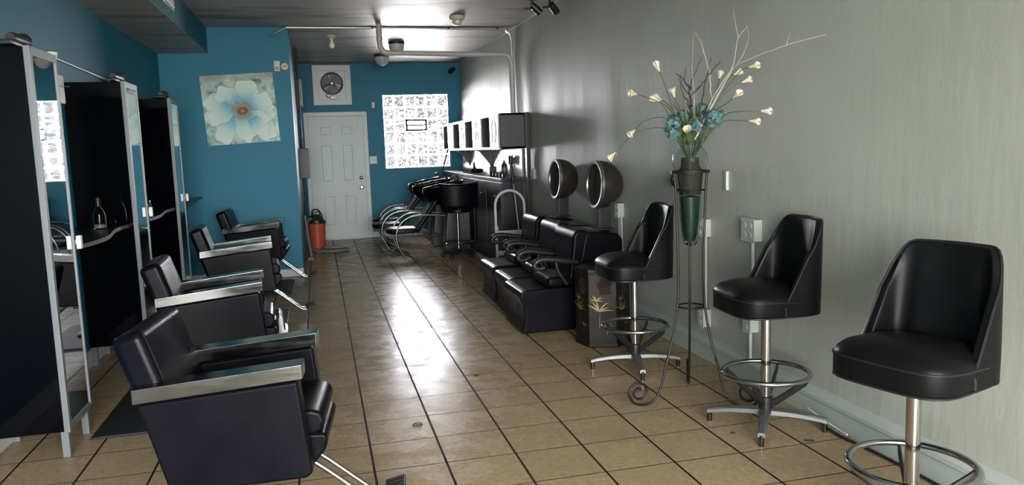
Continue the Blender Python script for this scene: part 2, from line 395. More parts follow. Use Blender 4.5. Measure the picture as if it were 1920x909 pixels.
mb.b2((vx0, -.06, vz0), (vx0+fr, .04, vz1)); mb.b2((vx1-fr, -.06, vz0), (vx1, .04, vz1)); mb.b2((vx0, -.06, vz0), (vx1, .04, vz0+fr)); mb.b2((vx0, -.06, vz1-fr), (vx1, .04, vz1))
mb.b2((vx0, -.05, (vz0+vz1)/2-.013), (vx1, .03, (vz0+vz1)/2+.013))
vf = mb.build('vent_frame', 'iron', win)
M['ventpane'] = block_glass(); 
mb = MB()
for z in ((vz0*.75+vz1*.25), (vz0*.25+vz1*.75)): mb.box(((vx0+vx1)/2, 0, z), (vx1-vx0-.03, .006, .085), 0, 2, Matrix.Rotation(.25, 4, 'X'))
mb.build('vent_pane', 'joint', vf)
struct(MB().prism([(W[0]-.01, W[2]-.012), (W[1]+.01, W[2]-.012), (W[1]+.01, W[2]), (W[0]-.01, W[2])], YB-.012, YB+.05, 'y').build('trim_2', 'trim'))

# back door with six panels
D0, D1, DZ = -.275, .605, 2.03
door = struct(bpy.data.objects.new('door_1', None)); C.objects.link(door); door.location = ((D0+D1)/2, YB, 0)
dw = D1-D0; mb = MB()
xs = [0, .18, .43, .57, .81, 1]; zs = [0, .105, .365, .465, .78, .84, .93, 1]
for i in range(5):
    for j in range(7):
        a = (xs[i]-.5)*dw; b = (xs[i+1]-.5)*dw; z0 = .008+zs[j]*(DZ-.01); z1 = .008+zs[j+1]*(DZ-.01)
        if i in (1, 3) and j in (1, 3, 5):
            mb.b2((a, -.010, z0), (b, 0, z1)); mb.b2((a+.028, -.026, z0+.028), (b-.028, -.006, z1-.028), .012, 2)
        else: mb.b2((a, -.03, z0), (b, 0, z1))
slab = mb.build('door_slab', 'door', door)
mb = MB()
for s_ in (-1, 1): mb.box((s_*(dw/2+.035), -.02, (DZ+.07)/2), (.07, .05, DZ+.07), .008)
mb.box((0, -.02, DZ+.035), (dw+.14, .052, .07), .008)
mb.build('door_frame', 'trim', door)
kx = .53-(D0+D1)/2
MB().lathe([(0, 0), (.028, 0), (.028, .006), (.012, .012), (.012, .035), (.03, .045), (.032, .06), (.02, .072), (0, .074)], 20, Matrix.Translation((kx, -.03, .85)) @ Matrix.Rotation(PI/2, 4, 'X')).build('door_knob', 'chrome', slab)
MB().lathe([(0, 0), (.03, 0), (.03, .012), (.018, .018), (0, .02)], 20, Matrix.Translation((kx, -.03, 1.01)) @ Matrix.Rotation(PI/2, 4, 'X')).build('deadbolt', 'chrome', slab)
MB().box((kx+.02, -.04, 1.9), (.05, .03, .11), .006).build('door_contact', 'white', slab)
mb = MB(); mb.box((0, -.04, .006), (dw+.02, .09, .012), .003); mb.build('threshold', 'alu', door)

# ---------------------------------------------------------------- salon chairs
def salon_chair():
    t = thing('salon_chair', '', 'chair', (0, 0, 0), 0, 'styling chairs facing the aisle')
    for s_ in (-1, 1):
        MB().prism([(-.290, .60), (.252, .645), (.285, .30), (.26, .283), (-.205, .266)], s_*.282, s_*.195, 'y', .012, 3).build('side_panel', 'leather', t)
        MB().prism([(-.302, .603), (.270, .652), (.270, .705), (-.302, .656)], s_*.288, s_*.192, 'y', .003, 2).build('armrest', 'steel', t)
    mb = MB()
    mb.prism([(-.20, .39), (.29, .41), (.318, .425), (.328, .46), (.315, .495), (.28, .508), (-.20, .485)], -.193, .193, 'y', .016, 3)
    mb.prism([(-.20, .275), (.22, .275), (.28, .295), (.325, .35), (.335, .39), (.325, .415), (.2, .42), (-.20, .40)], -.193, .193, 'y', .014, 3)
    seat = mb.build('seat', 'leather', t)
    mb = MB(); a = math.atan2(.125, .40); R = Matrix.Rotation(-a, 4, 'Y')
    mb.box((-.262, 0, .632), (.115, .475, .43), .034, 4, R)
    back = mb.build('backrest', 'leather', t)
    for s_ in (-1, 1):
        mb = MB(); mb.tube(smooth([R @ Vector((.052, s_*.212, -.19)) + Vector((-.262, 0, .632)), R @ Vector((.054, s_*.212, .15)) + Vector((-.262, 0, .632)), R @ Vector((.040, s_*.212, .195)) + Vector((-.262, 0, .632)), R @ Vector((-.04, s_*.212, .211)) + Vector((-.262, 0, .632))]), .0045, 6)
        mb.build('piping', 'piping', back)
    MB().box((0, 0, .25), (.34, .30, .03), .006).build('seat_plate', 'dark_metal', t)
    MB().cyl((0, 0, .06), (0, 0, .245), .030, n=24).build('hydraulic_post', 'chrome', t)
    MB().lathe([(0, 0), (.20, 0), (.205, .012), (.19, .022), (.07, .04), (.045, .075), (0, .075)], 40).build('base', 'dark_metal', t)
    return t
def swing_footrest(t):
    mb = MB()
    for s_ in (-1, 1):
        mb.tube(smooth([(.10, s_*.05, .262), (.22, s_*.05, .262), (.27, s_*.05, .245), (.46, s_*.05, .085), (.50, s_*.05, .062), (.56, s_*.05, .060)], 5), .010, 10)
    mb.tube([(.46, -.05, .085), (.46, .05, .085)], .007, 8)
    f = mb.build('footrest', 'chrome', t)
    mb = MB(); mb.box((.565, 0, .078), (.085, .26, .016), .007, 2, Matrix.Rotation(-.25, 4, 'Y'))
    for k in range(7):
        mb.box((.568, -.105+.035*k, .088), (.06, .008, .010), .002, 1, Matrix.Rotation(-.25, 4, 'Y'))
    mb.build('footplate', 'dark_metal', f)
def folded_footrest(t):
    mb = MB()
    for s_ in (-1, 1):
        mb.tube(smooth([(.18, s_*.045, .262), (.29, s_*.045, .262), (.345, s_*.045, .285), (.36, s_*.045, .34)], 5), .010, 10)
    f = mb.build('footrest', 'chrome', t)
    mb = MB(); mb.prism([(.335, .30), (.36, .285), (.40, .36), (.378, .375), (.372, .45), (.350, .475), (.340, .44)], -.10, .10, 'y', .006, 2)
    mb.build('footplate', 'steel', f)
chair = salon_chair(); folded = copy_tree(chair); swing_footrest(chair); folded_footrest(folded)
R_ = math.radians
chair.location = (-.503, -.014, 0); chair.rotation_euler[2] = R_(-6)
chair['label'] = 'black styling chair with steel armrests, nearest of the row, largest in view'
folded.location = (-.80, 1.78, 0); folded.rotation_euler[2] = R_(3)
folded['label'] = 'black styling chair with steel armrests and footrest folded up, second nearest in the row'
again(chair, 'black styling chair with steel armrests, third from the front, before the farthest', (-.864, 3.895, 0), R_(4))
again(chair, 'black styling chair with steel armrests pushed up against the blue wall under the painting', (-.866, 5.811, 0), R_(-3))

def floor_mat():
    mb = MB(); mb.prism([(-.46, .0), (.46, .0), (.45, .010), (.40, .014), (-.40, .014), (-.45, .010)], -.47, .47, 'y', .003, 2)
    return mb.build('floor_mat', 'mat')
mat = floor_mat(); mat.location = (-.945, 1.675, 0); tag(mat, 'black rubber mat beneath the chair with its footrest folded up', 'floor mat', 'salon mats')
for lab, y in (('black rubber mat beneath the third styling chair from the front', 3.83), ('black rubber mat beneath the styling chair by the blue wall', 5.55)):
    m2 = mat.copy(); C.objects.link(m2); m2.location = (-.955, y, 0); m2['label'] = lab

# the chairs stand on their mats
for o in bpy.data.objects:
    if o.name.startswith('salon_chair') and o is not chair: o.location.z = .0142

# ---------------------------------------------------------------- styling towers along the left wall
def tower():
    t = thing('mirror_tower', '', 'mirror cabinet', (0, 0, 0), 0, 'black mirrored towers on the left wall')
    MB().b2((-1.798, .005, .132), (-1.428, .385, 1.972), .003).build('cabinet_body', 'gloss_black', t)
    MB().b2((-1.4279, .03, .16), (-1.4225, .375, 1.94)).build('mirror', 'mirror', t)
    mb = MB()
    mb.b2((-1.442, 0, .128), (-1.414, .032, 1.976), .003); mb.b2((-1.432, .372, .15), (-1.416, .39, 1.976), .003)
    mb.b2((-1.438, .03, 1.935), (-1.416, .378, 1.976), .003); mb.b2((-1.438, .03, .13), (-1.418, .378, .166), .003)
    mb.build('mirror_frame', 'silver', t)
    for x in (-1.775, -1.445):
        for y in (.03, .355): MB().b2((x-.017, y-.017, .0), (x+.017, y+.017, .132), .002).build('leg', 'silver', t)
    return t
tw = tower(); tw.location.y = .975; tw['label'] = 'tall black tower with narrow mirror, nearest of the three, cut by the left picture edge'
again(tw, 'tall black mirrored tower, middle one, behind the clear bottle', (0, 2.795, 0))
again(tw, 'tall black mirrored tower farthest back, closest to the painted canvas', (0, 4.49, 0))

# wavy-fronted shelves between the towers
def wave_shelf(y0, y1, name_label, ph=0):
    n = 24; pts = []
    for i in range(n+1):
        u = i/n; pts.append((-1.475+.05*math.sin(PI*u)**2+.03*math.sin(2*PI*u+ph), y0+(y1-y0)*u))
    poly = [(-1.806, y0)] + pts + [(-1.806, y1)]
    t = thing('wall_shelf', name_label, 'shelf', (0, 0, 0), 0, 'wavy shelves between the towers')
    MB().prism(poly, .965, .99, 'z').build('shelf_board', 'shelf_dark', t)
    mb = MB(); G = []
    for x, y in pts: G.append([(x, y, .966), (x+.003, y, .966), (x+.003, y, .989), (x, y, .989)])
    mb.surf(G, cv=True); mb.build('edge_strip', 'edge_grey', t)
    return t
M['edge_grey'] = pbr('grey_edge_strip', (.06, .06, .062), .4, vary=.3, vscale=8)
wave_shelf(1.37, 2.79, 'dark wavy shelf carrying the clear bottle, between nearest and middle towers')
wave_shelf(3.19, 4.485, 'dark wavy shelf between the middle and farthest mirrored towers', .6)
wave_shelf(4.885, 6.335, 'dark shelf between the farthest mirrored tower and the blue wall', .2)
def clip(y, z, lab):
    t = thing('shelf_bracket', lab, 'bracket', (-1.40, y, z), 0, 'white brackets on the tower edges')
    mb = MB(); mb.b2((-.012, -.012, -.035), (.012, .02, .035), .004); mb.b2((-.05, .004, -.012), (0, .018, .012), .003)
    mb.build('bracket_plate', 'white', t); return t
clip(1.372, 1.02, 'small white bracket on the rear edge of the nearest mirrored tower')
clip(3.192, 1.045, 'small white bracket on the rear edge of the middle mirrored tower')
clip(4.887, 1.06, 'small white bracket on the rear edge of the farthest mirrored tower')
b = thing('spray_bottle', 'small clear bottle with dark cap on the wavy shelf', 'bottle', (-1.585, 2.52, .99))
MB().lathe([(0, .0), (.036, .0), (.04, .006), (.041, .09), (.030, .125), (.014, .145), (.014, .16), (.011, .16), (.011, .143), (.027, .122), (.037, .088), (.036, .01), (0, .006)], 24).build('bottle_body', 'clear', b)
MB().lathe([(0, .15), (.017, .15), (.017, .20), (.012, .21), (0, .21)], 20).build('cap', 'black', b)
MB().lathe([(0, .008), (.034, .008), (.034, .03), (0, .03)], 20).build('bottle_contents', 'tan_strip', b)
c = thing('hair_clipper', 'small dark clipper standing on the shelf behind the middle tower', 'clipper', (-1.44, 3.33, .99))
MB().lathe([(0, 0), (.02, 0), (.023, .01), (.018, .07), (.02, .11), (0, .115)], 16).build('clipper_body', 'black', c)
MB().box((0, 0, .125), (.03, .012, .022), .002).build('blade', 'chrome', c)

def top_lamp(loc, lab, rz=0):
    t = thing('clip_spotlight', lab, 'lamp', loc, rz, 'spotlights lying on top of the towers')
    MB().box((0, .0, .012), (.10, .14, .024), .008).build('lamp_base', 'black', t)
    MB().lathe([(.0, -.09), (.020, -.09), (.026, -.06), (.028, .02), (.040, .08), (.037, .08), (.026, .02), (0, .01)], 20, Matrix.Translation((.02, .08, .040)) @ Matrix.Rotation(-PI/2, 4, 'X')).build('lamp_shade', 'black', t)
    MB().lathe([(0, .05), (.034, .05), (.036, .075), (.028, .095), (0, .105)], 20, Matrix.Translation((.02, .08, .040)) @ Matrix.Rotation(-PI/2, 4, 'X')).build('lens', 'milk', t)
top_lamp((-1.52, 1.02, 1.9775), 'dark spotlight lying on top of the nearest mirrored tower')
top_lamp((-1.52, 2.87, 1.9775), 'dark spotlight lying on top of the middle mirrored tower')
top_lamp((-1.52, 4.56, 1.9775), 'dark spotlight lying on top of the farthest mirrored tower')
r = thing('curtain_rod', 'thin grey rod running from nearest tower to middle tower at their tops', 'rod', (-1.50, 1.53, 1.965))
MB().cyl((.0, 0, .03), (-.02, 1.30, .015), .0075, n=10).build('rod', 'alu', r)
MB().cyl((-.02, 1.275, .015), (-.02, 1.30, .015), .014, n=12).build('rod_end', 'black', r)
l = thing('lamp_socket', 'white cone socket on a beige box at the top of the nearest tower', 'lamp socket', (-1.47, 1.41, 1.86))
MB().b2((-.03, -.0495, -.12), (.035, .11, .03), .006).build('socket_box', 'tan_strip', l)
MB().lathe([(0, .03), (.016, .03), (.018, .08), (.03, .14), (.0, .145)], 20, Matrix.Translation((.01, .03, 0))).build('cone', 'white', l)
MB().tube([(.035, .10, -.03), (.06, .11, -.03)], .006, 8).build('screw_knob', 'chrome', l)

# ---------------------------------------------------------------- painting on the partition
def flower_painting():
    n = 190; me_w = .79; me_h = .78
    def lerp(a, b, t): return tuple(a[i]+(b[i]-a[i])*t for i in range(3))
    def clamp(v): return max(0, min(1, v))
    rr = random.Random(4); grid = {}
    def vn(x, y, s, seed):
        x *= s; y *= s; xi, yi = math.floor(x), math.floor(y); fx, fy = x-xi, y-yi
        def h(a, b): return random.Random(a*73856093 ^ b*19349663 ^ seed*83492791).random() if (a, b, seed) not in grid else grid[(a, b, seed)]
        def hh(a, b):
            v = h(a, b); grid[(a, b, seed)] = v; return v
        u = fx*fx*(3-2*fx); v = fy*fy*(3-2*fy)
        return (hh(xi, yi)*(1-u)+hh(xi+1, yi)*u)*(1-v)+(hh(xi, yi+1)*(1-u)+hh(xi+1, yi+1)*u)*v
    def fbm(x, y, s, seed): return .5*vn(x, y, s, seed)+.3*vn(x, y, s*2.1, seed+1)+.2*vn(x, y, s*4.3, seed+2)
    cream, pale, teal, deep = (.58, .70, .63), (.30, .56, .60), (.08, .34, .45), (.02, .10, .17)
    taupe, green = (.24, .25, .20), (.30, .42, .38)
    # petals painted back to front: centre x, y, half length, half width, direction of growth
    petals = [(.18, .62, .17, .10, 3.4), (.80, .52, .15, .10, .1), (.28, .22, .20, .13, 4.3), (.78, .22, .20, .13, 5.4), (.12, .40, .13, .08, 3.0), (.86, .40, .10, .09, .0),
              (.34, .68, .155, .125, 2.25), (.61, .73, .16, .155, 1.35), (.77, .57, .16, .12, .45), (.24, .45, .20, .115, 3.75), (.72, .36, .16, .09, 6.0), (.55, .24, .21, .13, 4.75), (.72, .24, .15, .10, 5.35)]
    cx0, cy0 = .525, .475
    def paint(u, v):
        f = fbm(u, v, 5, 3); g = fbm(u+3, v, 11, 9)
        c = lerp(cream, green, clamp(f*1.6-.3)); c = lerp(c, taupe, clamp((v-.72)*3.2)*clamp(f*1.5)); c = lerp(c, teal, clamp((g-.50)*3.0)); c = lerp(c, deep, clamp((fbm(u+7, v, 8, 77)-.58)*3))
        if v > .93: c = lerp(c, taupe, .4)
        for k, (px, py, a, b, d) in enumerate(petals):
            dx, dy = u-px, v-py; e = (dx*math.cos(d)+dy*math.sin(d))/(a*1.1); s_ = (-dx*math.sin(d)+dy*math.cos(d))/(b*1.12)
            wob = .10*math.sin(5*math.atan2(s_, e)+k)+.12*(fbm(u, v, 9, 20+k)-.5)
            q = math.sqrt(e*e+s_*s_) + wob
            if q < 1.0:
                t = clamp((e+1)/2)
                cc = lerp(teal, pale, clamp(t*1.9)); cc = lerp(cc, cream, clamp(t*1.8-.45))
                st = .5+.5*math.sin(34*s_+9*g); cc = lerp(cc, teal, .16*st*(1-t)); cc = lerp(cc, deep, clamp(.22-t)*1.2)
                cc = lerp(cc, cream, clamp((f-.5)*1.2)*.5)
                if q > .93: cc = lerp(cc, (.78, .80, .70), clamp((q-.93)*11))
                c = cc
            elif q < 1.07: c = lerp(c, deep, .75*(1-(q-1)/.07)*clamp(g*2.2-.2))
        dx, dy = (u-cx0), (v-cy0)*1.12; r_ = math.hypot(dx, dy); an = math.atan2(dy, dx)
        hair = .5+.5*math.sin(an*46+6*fbm(u, v, 20, 31))
        if r_ < .155: c = lerp(c, (.20, .155, .115), clamp((.175-r_)*20)*(.25+.75*hair))
        if r_ < .10 + .012*hair: c = lerp((.20, .13, .075), (.42, .34, .24), .45*hair)
        q = math.hypot(dx-.005, dy*1.25+.005)
        if q < .075: c = lerp((.045, .030, .016), (.13, .08, .03), fbm(u, v, 40, 50))
        if q < .028: c = (.40, .27, .06)
        if q < .013: c = (.12, .07, .02)
        return c
    t = thing('canvas_painting', 'square canvas painted with a pale blue flower on the blue wall', 'painting', (-.978, YP-.019, 1.968))
    t.rotation_euler = (0, -math.radians(2.8), 0)
    bm = bmesh.new(); V = [[bm.verts.new((me_w*(i/n-.5), -.0186, me_h*(j/n-.5))) for j in range(n+1)] for i in range(n+1)]
    for i in range(n):
        for j in range(n): bm.faces.new((V[i][j], V[i+1][j], V[i+1][j+1], V[i][j+1]))
    me = bpy.data.meshes.new('painted_face'); bm.to_mesh(me); bm.free()
    ca = me.color_attributes.new('paint', 'FLOAT_COLOR', 'POINT')
    buf = []
    for vtx in me.vertices: buf.extend((*paint(vtx.co.x/me_w+.5, vtx.co.z/me_h+.5), 1))
    ca.data.foreach_set('color', buf); me.materials.append(M['canvas'])
    o = bpy.data.objects.new('painted_face', me); C.objects.link(o); o.parent = t
    MB().box((0, 0, 0), (me_w, .036, me_h), .003).build('stretcher', 'white', t)
flower_painting()

# ---------------------------------------------------------------- fittings on the walls and ceiling
t = thing('alarm_box', 'small pale rectangular alarm box high on the blue wall beside a round sensor', 'alarm', (-.545, YP, 2.445))
MB().b2((-.035, -.03, -.06), (.035, 0, .06), .008).build('alarm_case', 'cream', t)
MB().b2((-.022, -.034, -.045), (.022, -.028, -.005), .003).build('alarm_grille', 'tan_strip', t)
t = thing('round_sensor', 'small round pale sensor beside the alarm box on the blue wall', 'sensor', (-.462, YP, 2.44))
MB().lathe([(0, 0), (.045, 0), (.045, .02), (.036, .032), (0, .034)], 24, Matrix.Rotation(PI/2, 4, 'X')).build('sensor_case', 'cream', t)
MB().box((0, -.034, 0), (.04, .008, .026), .003).build('sensor_lens', 'tan_strip', t)
t = thing('wall_fan', 'round exhaust fan in a square white frame above the back door', 'fan', (.143, YB, 2.53))
mb = MB(); 
for s_ in (-1, 1): mb.box((s_*.26, -.03, 0), (.09, .06, .61), .006); mb.box((0, -.03, s_*.275), (.61, .058, .09), .006)
mb.build('fan_frame', 'white', t)
mb = MB(); N_ = 40; G = []
for i in range(N_):
    a = 2*PI*i/N_; d = .25/max(abs(math.cos(a)), abs(math.sin(a))); G.append([(.175*math.cos(a), -.02, .03+.175*math.sin(a)), (d*math.cos(a), -.02, d*math.sin(a))])
mb.surf(G, cu=True); mb.build('fan_panel', 'white', t)
MB().lathe([(.165, .004), (.18, .004), (.183, .02), (.18, .034), (.168, .03), (.165, .004)], 40, Matrix.Translation((0, 0, .03)) @ Matrix.Rotation(PI/2, 4, 'X')).build('fan_ring', 'dark_metal', t)
MB().lathe([(0, .002), (.178, .002), (.178, .008), (0, .008)], 40, Matrix.Translation((0, 0, .03)) @ Matrix.Rotation(PI/2, 4, 'X')).build('recess_shade_disc', 'black', t)  # flat black disc standing in for the shade inside the fan opening
for k, a in enumerate((1.62, -.55, -2.75)):
    mb = MB(); G = []
    for i in range(7):
        r_ = .03+.13*i/6; hw = .18+.26*math.sin(PI*(.25+.6*i/6)); G.append([(r_*math.cos(a+hw*q), -.018-.014*q, .03+r_*math.sin(a+hw*q)) for q in (-1, -.5, 0, .5, 1)])
    mb.surf(G); o = mb.build('fan_blade', 'alu', t)
    sm = o.modifiers.new('thick', 'SOLIDIFY'); sm.thickness = .003
MB().lathe([(0, .004), (.032, .004), (.034, .03), (.022, .045), (0, .046)], 24, Matrix.Translation((0, 0, .03)) @ Matrix.Rotation(PI/2, 4, 'X')).build('hub', 'alu', t)
MB().box((.01, -.03, -.195), (.10, .05, .05), .008).build('junction_box', 'alu', t)
MB().tube(smooth([(-.04, -.04, -.20), (-.085, -.04, -.19), (-.10, -.035, -.16), (-.07, -.03, -.13), (-.03, -.03, -.06)]), .006, 8).build('fan_cord', 'dark_metal', t)
t = thing('light_switch', 'white double light switch plate between the back door and the window', 'switch', (.745, YB, 1.295))
MB().box((0, -.004, 0), (.12, .008, .125), .003).build('switch_plate', 'white', t)
for x in (-.028, .028): MB().box((x, -.012, 0), (.012, .014, .03), .002, 2, Matrix.Rotation(.4, 4, 'X')).build('toggle', 'white', t)
t = tag(MB().b2((-.025, -.035, -.05), (.025, 0, .05), .007).build('motion_sensor', 'white', None, (.79, YB, 2.2)), 'small white motion sensor left of the glass block window', 'sensor')
t = thing('security_camera', 'small black camera in the top corner of the back wall', 'camera', (2.14, YB, 2.76))
MB().lathe([(0, 0), (.028, 0), (.028, .012), (0, .014)], 16, Matrix.Rotation(PI/2, 4, 'X')).build('mount', 'black', t)
MB().tube([(0, -.01, 0), (0, -.05, -.005)], .009, 8).build('mount_arm', 'black', t)
MB().lathe([(0, 0), (.032, .0), (.038, .02), (.038, .12), (.03, .125), (.028, .115), (0, .115)], 20, Matrix.Translation((.03, -.03, .02)) @ Matrix.Rotation(-2.2, 4, 'Y') @ Matrix.Rotation(.5, 4, 'X')).build('camera_body', 'black', t)
# panel and box on the partition side
t = thing('breaker_panel', 'dark grey breaker panel on the side of the partition by the back door', 'breaker panel', (XP, 7.9, 1.31))
MB().b2((0, -.24, -.20), (.13, .24, .20), .006).build('panel_box', 'panel_grey', t)
MB().b2((.02, -.252, -.19), (.14, -.238, .19), .004).build('panel_door', 'panel_grey', t)
mb = MB()
for dx in (.03, .055): mb.tube(smooth([(dx, -.1, -.20), (dx+.02, -.1, -.45), (dx-.01, -.1, -.75), (dx+.01, -.1, -.95)]), .008, 8)
mb.build('power_cable', 'dark_metal', t)
mb = MB(); mb.cyl((.02, .1, .2), (.02, .1, 1.56), .012, n=10); mb.cyl((.05, .12, .2), (.05, .12, 1.56), .012, n=10); mb.build('panel_conduit', 'panel_grey', t)
t = thing('beige_wall_box', 'tall beige junction box high on the side of the partition', 'junction box', (XP, 8.6, 2.3))
MB().b2((0, -.16, -.19), (.09, .16, .19), .008).build('box_case', 'tan_strip', t)
MB().b2((.015, -.172, -.17), (.075, -.155, -.10), .004).build('box_cover', 'pipe', t)
# pipes
t = thing('drain_pipe', 'thick grey drain pipe dropping from ceiling and crossing to the right wall', 'pipe', (0, 0, 0))
P_ = smooth([(.61, 6.05, H), (.61, 6.05, 2.78), (.61, 6.05, 2.66), (.63, 6.05, 2.59), (.70, 6.05, 2.555), (1.0, 6.05, 2.55), (1.7, 6.05, 2.535), (2.05, 6.05, 2.53), (2.125, 6.05, 2.51), (2.155, 6.05, 2.44), (2.16, 6.05, 2.3), (2.16, 6.05, 1.835)], 6)
MB().tube(P_, .031, 16).build('pipe_run', 'pipe', t)
for z in (2.78, 2.70): MB().cyl((.61, 6.05, z-.006), (.61, 6.05, z+.03), .036, n=18).build('pipe_coupling', 'pipe', t)
MB().cyl((2.16, 6.05, 2.36), (2.16, 6.05, 2.39), .035, n=18).build('pipe_coupling', 'pipe', t)
t = thing('electrical_conduit', 'thin metal conduit across the ceiling from blue wall to right wall', 'conduit', (0, 0, 0))
P_ = smooth([(-.60, 6.325, 2.785), (-.56, 6.30, 2.80), (-.42, 6.27, 2.862), (-.33, 6.26, 2.866), (.6, 6.26, 2.866), (1.6, 6.26, 2.862), (2.08, 6.26, 2.858), (2.17, 6.26, 2.83), (2.215, 6.26, 2.74), (2.218, 6.26, 2.5), (2.218, 6.26, 1.835)], 6)
MB().tube(P_, .0115, 10).build('conduit_run', 'conduit', t)
for x in (.55, 1.45, 2.05): MB().box((x, 6.26, 2.868), (.025, .04, .024), .004).build('conduit_strap', 'dark_metal', t)
MB().tube(smooth([(-.2, 6.30, 2.868), (.8, 6.30, 2.868), (2.0, 6.30, 2.866), (2.17, 6.30, 2.84), (2.235, 6.30, 2.70), (2.238, 6.30, 1.835)]), .010, 10).build('second_conduit', 'conduit', t)
# ceiling fixtures
def smoke_detector(loc):
    t = thing('smoke_detector', 'round pale smoke detector on the ceiling near the right wall', 'smoke detector', loc)
    MB().lathe([(0, 0), (.085, 0), (.085, -.022), (.07, -.045), (0, -.05)], 32).build('detector_case', 'cream', t)
    MB().lathe([(0, -.05), (.055, -.048), (.05, -.085), (.03, -.098), (0, -.10)], 28).build('detector_head', 'milk', t)
smoke_detector((1.42, 5.5, H))
def ceiling_lamp(loc, lab, r_):
    t = thing('ceiling_lamp', lab, 'ceiling light', loc, 0, 'flush ceiling lamps at the back')
    MB().lathe([(0, 0), (r_*1.08, 0), (r_*1.08, -.025), (r_*.95, -.03), (0, -.03)], 32).build('lamp_pan', 'dark_metal', t)
    MB().lathe([(0, -.03), (r_, -.03), (r_*1.02, -.06), (r_*.85, -.12), (r_*.45, -.155), (0, -.165)], 32).build('lamp_bowl', 'milk', t)
ceiling_lamp((.96, 7.55, H), 'round frosted lamp with dark pan on the ceiling just right of the drain pipe bend', .10)
ceiling_lamp((.88, 8.95, H), 'frosted ceiling lamp half hidden below the drain pipe bend', .105)
t = thing('bare_bulb', 'bare bulb in a ceiling socket left of the drain pipe', 'bulb', (.10, 6.95, H))
MB().lathe([(0, 0), (.055, 0), (.055, -.02), (.028, -.035), (.026, -.06), (0, -.06)], 24).build('socket', 'cream', t)
MB().lathe([(0, -.05), (.014, -.06), (.018, -.08), (.034, -.11), (.034, -.135), (.02, -.155), (0, -.16)], 20).build('bulb', 'bulbmat', t)
def spot(loc, lab, rz):
    t = thing('track_spotlight', lab, 'spotlight', loc, rz, 'track spotlights on the ceiling')
    mb = MB(); mb.lathe([(0, 0), (.045, 0), (.045, -.018), (0, -.02)], 20); mb.tube([(0, 0, -.01), (0, 0, -.07)], .012, 8); mb.build('stem', 'dark_metal', t)
    mb = MB(); mb.lathe([(0, -.05), (.032, -.05), (.036, 0), (.036, .065), (.030, .066), (.029, .05), (0, .05)], 20, Matrix.Translation((.03, -.02, -.10)) @ Matrix.Rotation(2.3, 4, 'Y')); mb.build('lamp_head', 'black', t)
    mb = MB()
    for k in range(3): mb.ball((.045+.008*k, -.035+.018*k, -.125), .009, n=8)
    mb.build('lamp_lens', 'bulbmat', t)
    MB().box((-.045, 0, -.10), (.07, .05, .012), .003).build('barn_door', 'dark_metal', t)
spot((1.98, 4.45, H), 'larger black track spotlight at top of picture near right wall', 0)
spot((2.14, 4.38, H), 'black track spotlight nearly cut by the top edge beside right wall', .5)
t = thing('soffit_vent', 'small white vent grille on the side of the boxed duct', 'vent', (-1.283, 4.0, 2.76))
MB().b2((0, -.22, -.075), (.012, .22, .075), .004).build('vent_frame', 'white', t)
for k in range(4): MB().box((.015, 0, -.045+.03*k), (.006, .40, .014), 0, 1, Matrix.Rotation(.6, 4, 'Y')).build('louver', 'cream', t)

# outlets and surface conduit on the right wall
def outlet(y, z, lab, w_=.075, h_=.115, d_=.055, conduits=(), quad=False):
    t = thing('wall_outlet', lab, 'outlet', (XR, y, z), 0, 'surface outlets on the right wall')
    MB().b2((-d_, -w_/2, -h_/2), (0, w_/2, h_/2), .004).build('outlet_box', 'wall_plastic', t)
    mb = MB(); mb.box((-d_-.003, 0, 0), (.006, w_+.012, h_+.012), .003)
    for yy in ((-.03, .03) if quad else (0,)):
        for zz in (-.028, .028): mb.lathe([(0, 0), (.017, 0), (.017, .004), (0, .004)], 16, Matrix.Translation((-d_-.006, yy, zz)) @ Matrix.Rotation(-PI/2, 4, 'Y'))
    mb.build('cover_plate', 'wall_plastic', t)
    for (dy, z0, z1, *cr) in conduits:
        rr_ = cr[0] if cr else .011
        MB().cyl((-rr_-.001 if cr else -.02, dy, z0-z), (-rr_-.001 if cr else -.02, dy, z1-z), rr_, n=10).build('wire' if cr else 'conduit', 'trim_wall' if cr else 'wall_plastic', t)
    return t
outlet(2.88, .89, 'surface outlet with two conduits on the wall behind the first swivel stool', conduits=((-.022, .15, .84), (.022, .15, .84)))
o_ = outlet(1.43, .88, 'upper outlet box just right of the hanging glass vase', conduits=((.0, .35, .83),))
outlet(1.43, .29, 'lower outlet box low on the wall right of the plant stand')
outlet(.87, .92, 'four-socket outlet left of the backrest of the middle stool', .13, .125, .05, conduits=((.0, .45, .86),), quad=True)
outlet(.87, .38, 'outlet low on the wall hidden behind the post of the middle stool', conduits=((.02, .12, .33),))
outlet(5.50, 1.12, 'outlet on right wall at the near end of the dark wall cabinet', .07, .115, .03)
t = thing('wall_jack', 'slim white vertical cover strip on the wall right of the glass vase', 'cover strip', (XR, 1.19, 1.19))
MB().b2((-.014, -.022, -.06), (0, .022, .06), .004).build('strip_cover', 'wall_plastic', t)
MB().b2((-.019, -.020, -.055), (-.012, -.008, .055), .002).build('strip_edge', 'white', t)
t = thing('round_disc', 'round dark disc on the wall left of the plant stand ring', 'wall disc', (XR, 1.87, 1.18))
MB().lathe([(0, 0), (.055, 0), (.06, .012), (.05, .03), (.02, .036), (0, .036)], 28, Matrix.Rotation(-PI/2, 4, 'Y')).build('disc', 'black', t)
MB().lathe([(0, .034), (.018, .034), (.016, .045), (0, .047)], 20, Matrix.Rotation(-PI/2, 4, 'Y')).build('disc_boss', 'dark_metal', t)
t = tag(MB().box((0, 0, 0), (.004, .035, .02), .001, 1, Matrix.Rotation(.6, 4, 'X')).build('paper_scrap', 'calla', None, (XR-.003, 2.98, 1.35)), 'torn scrap of pale paper stuck to the right wall above the dryer hoods', 'paper')

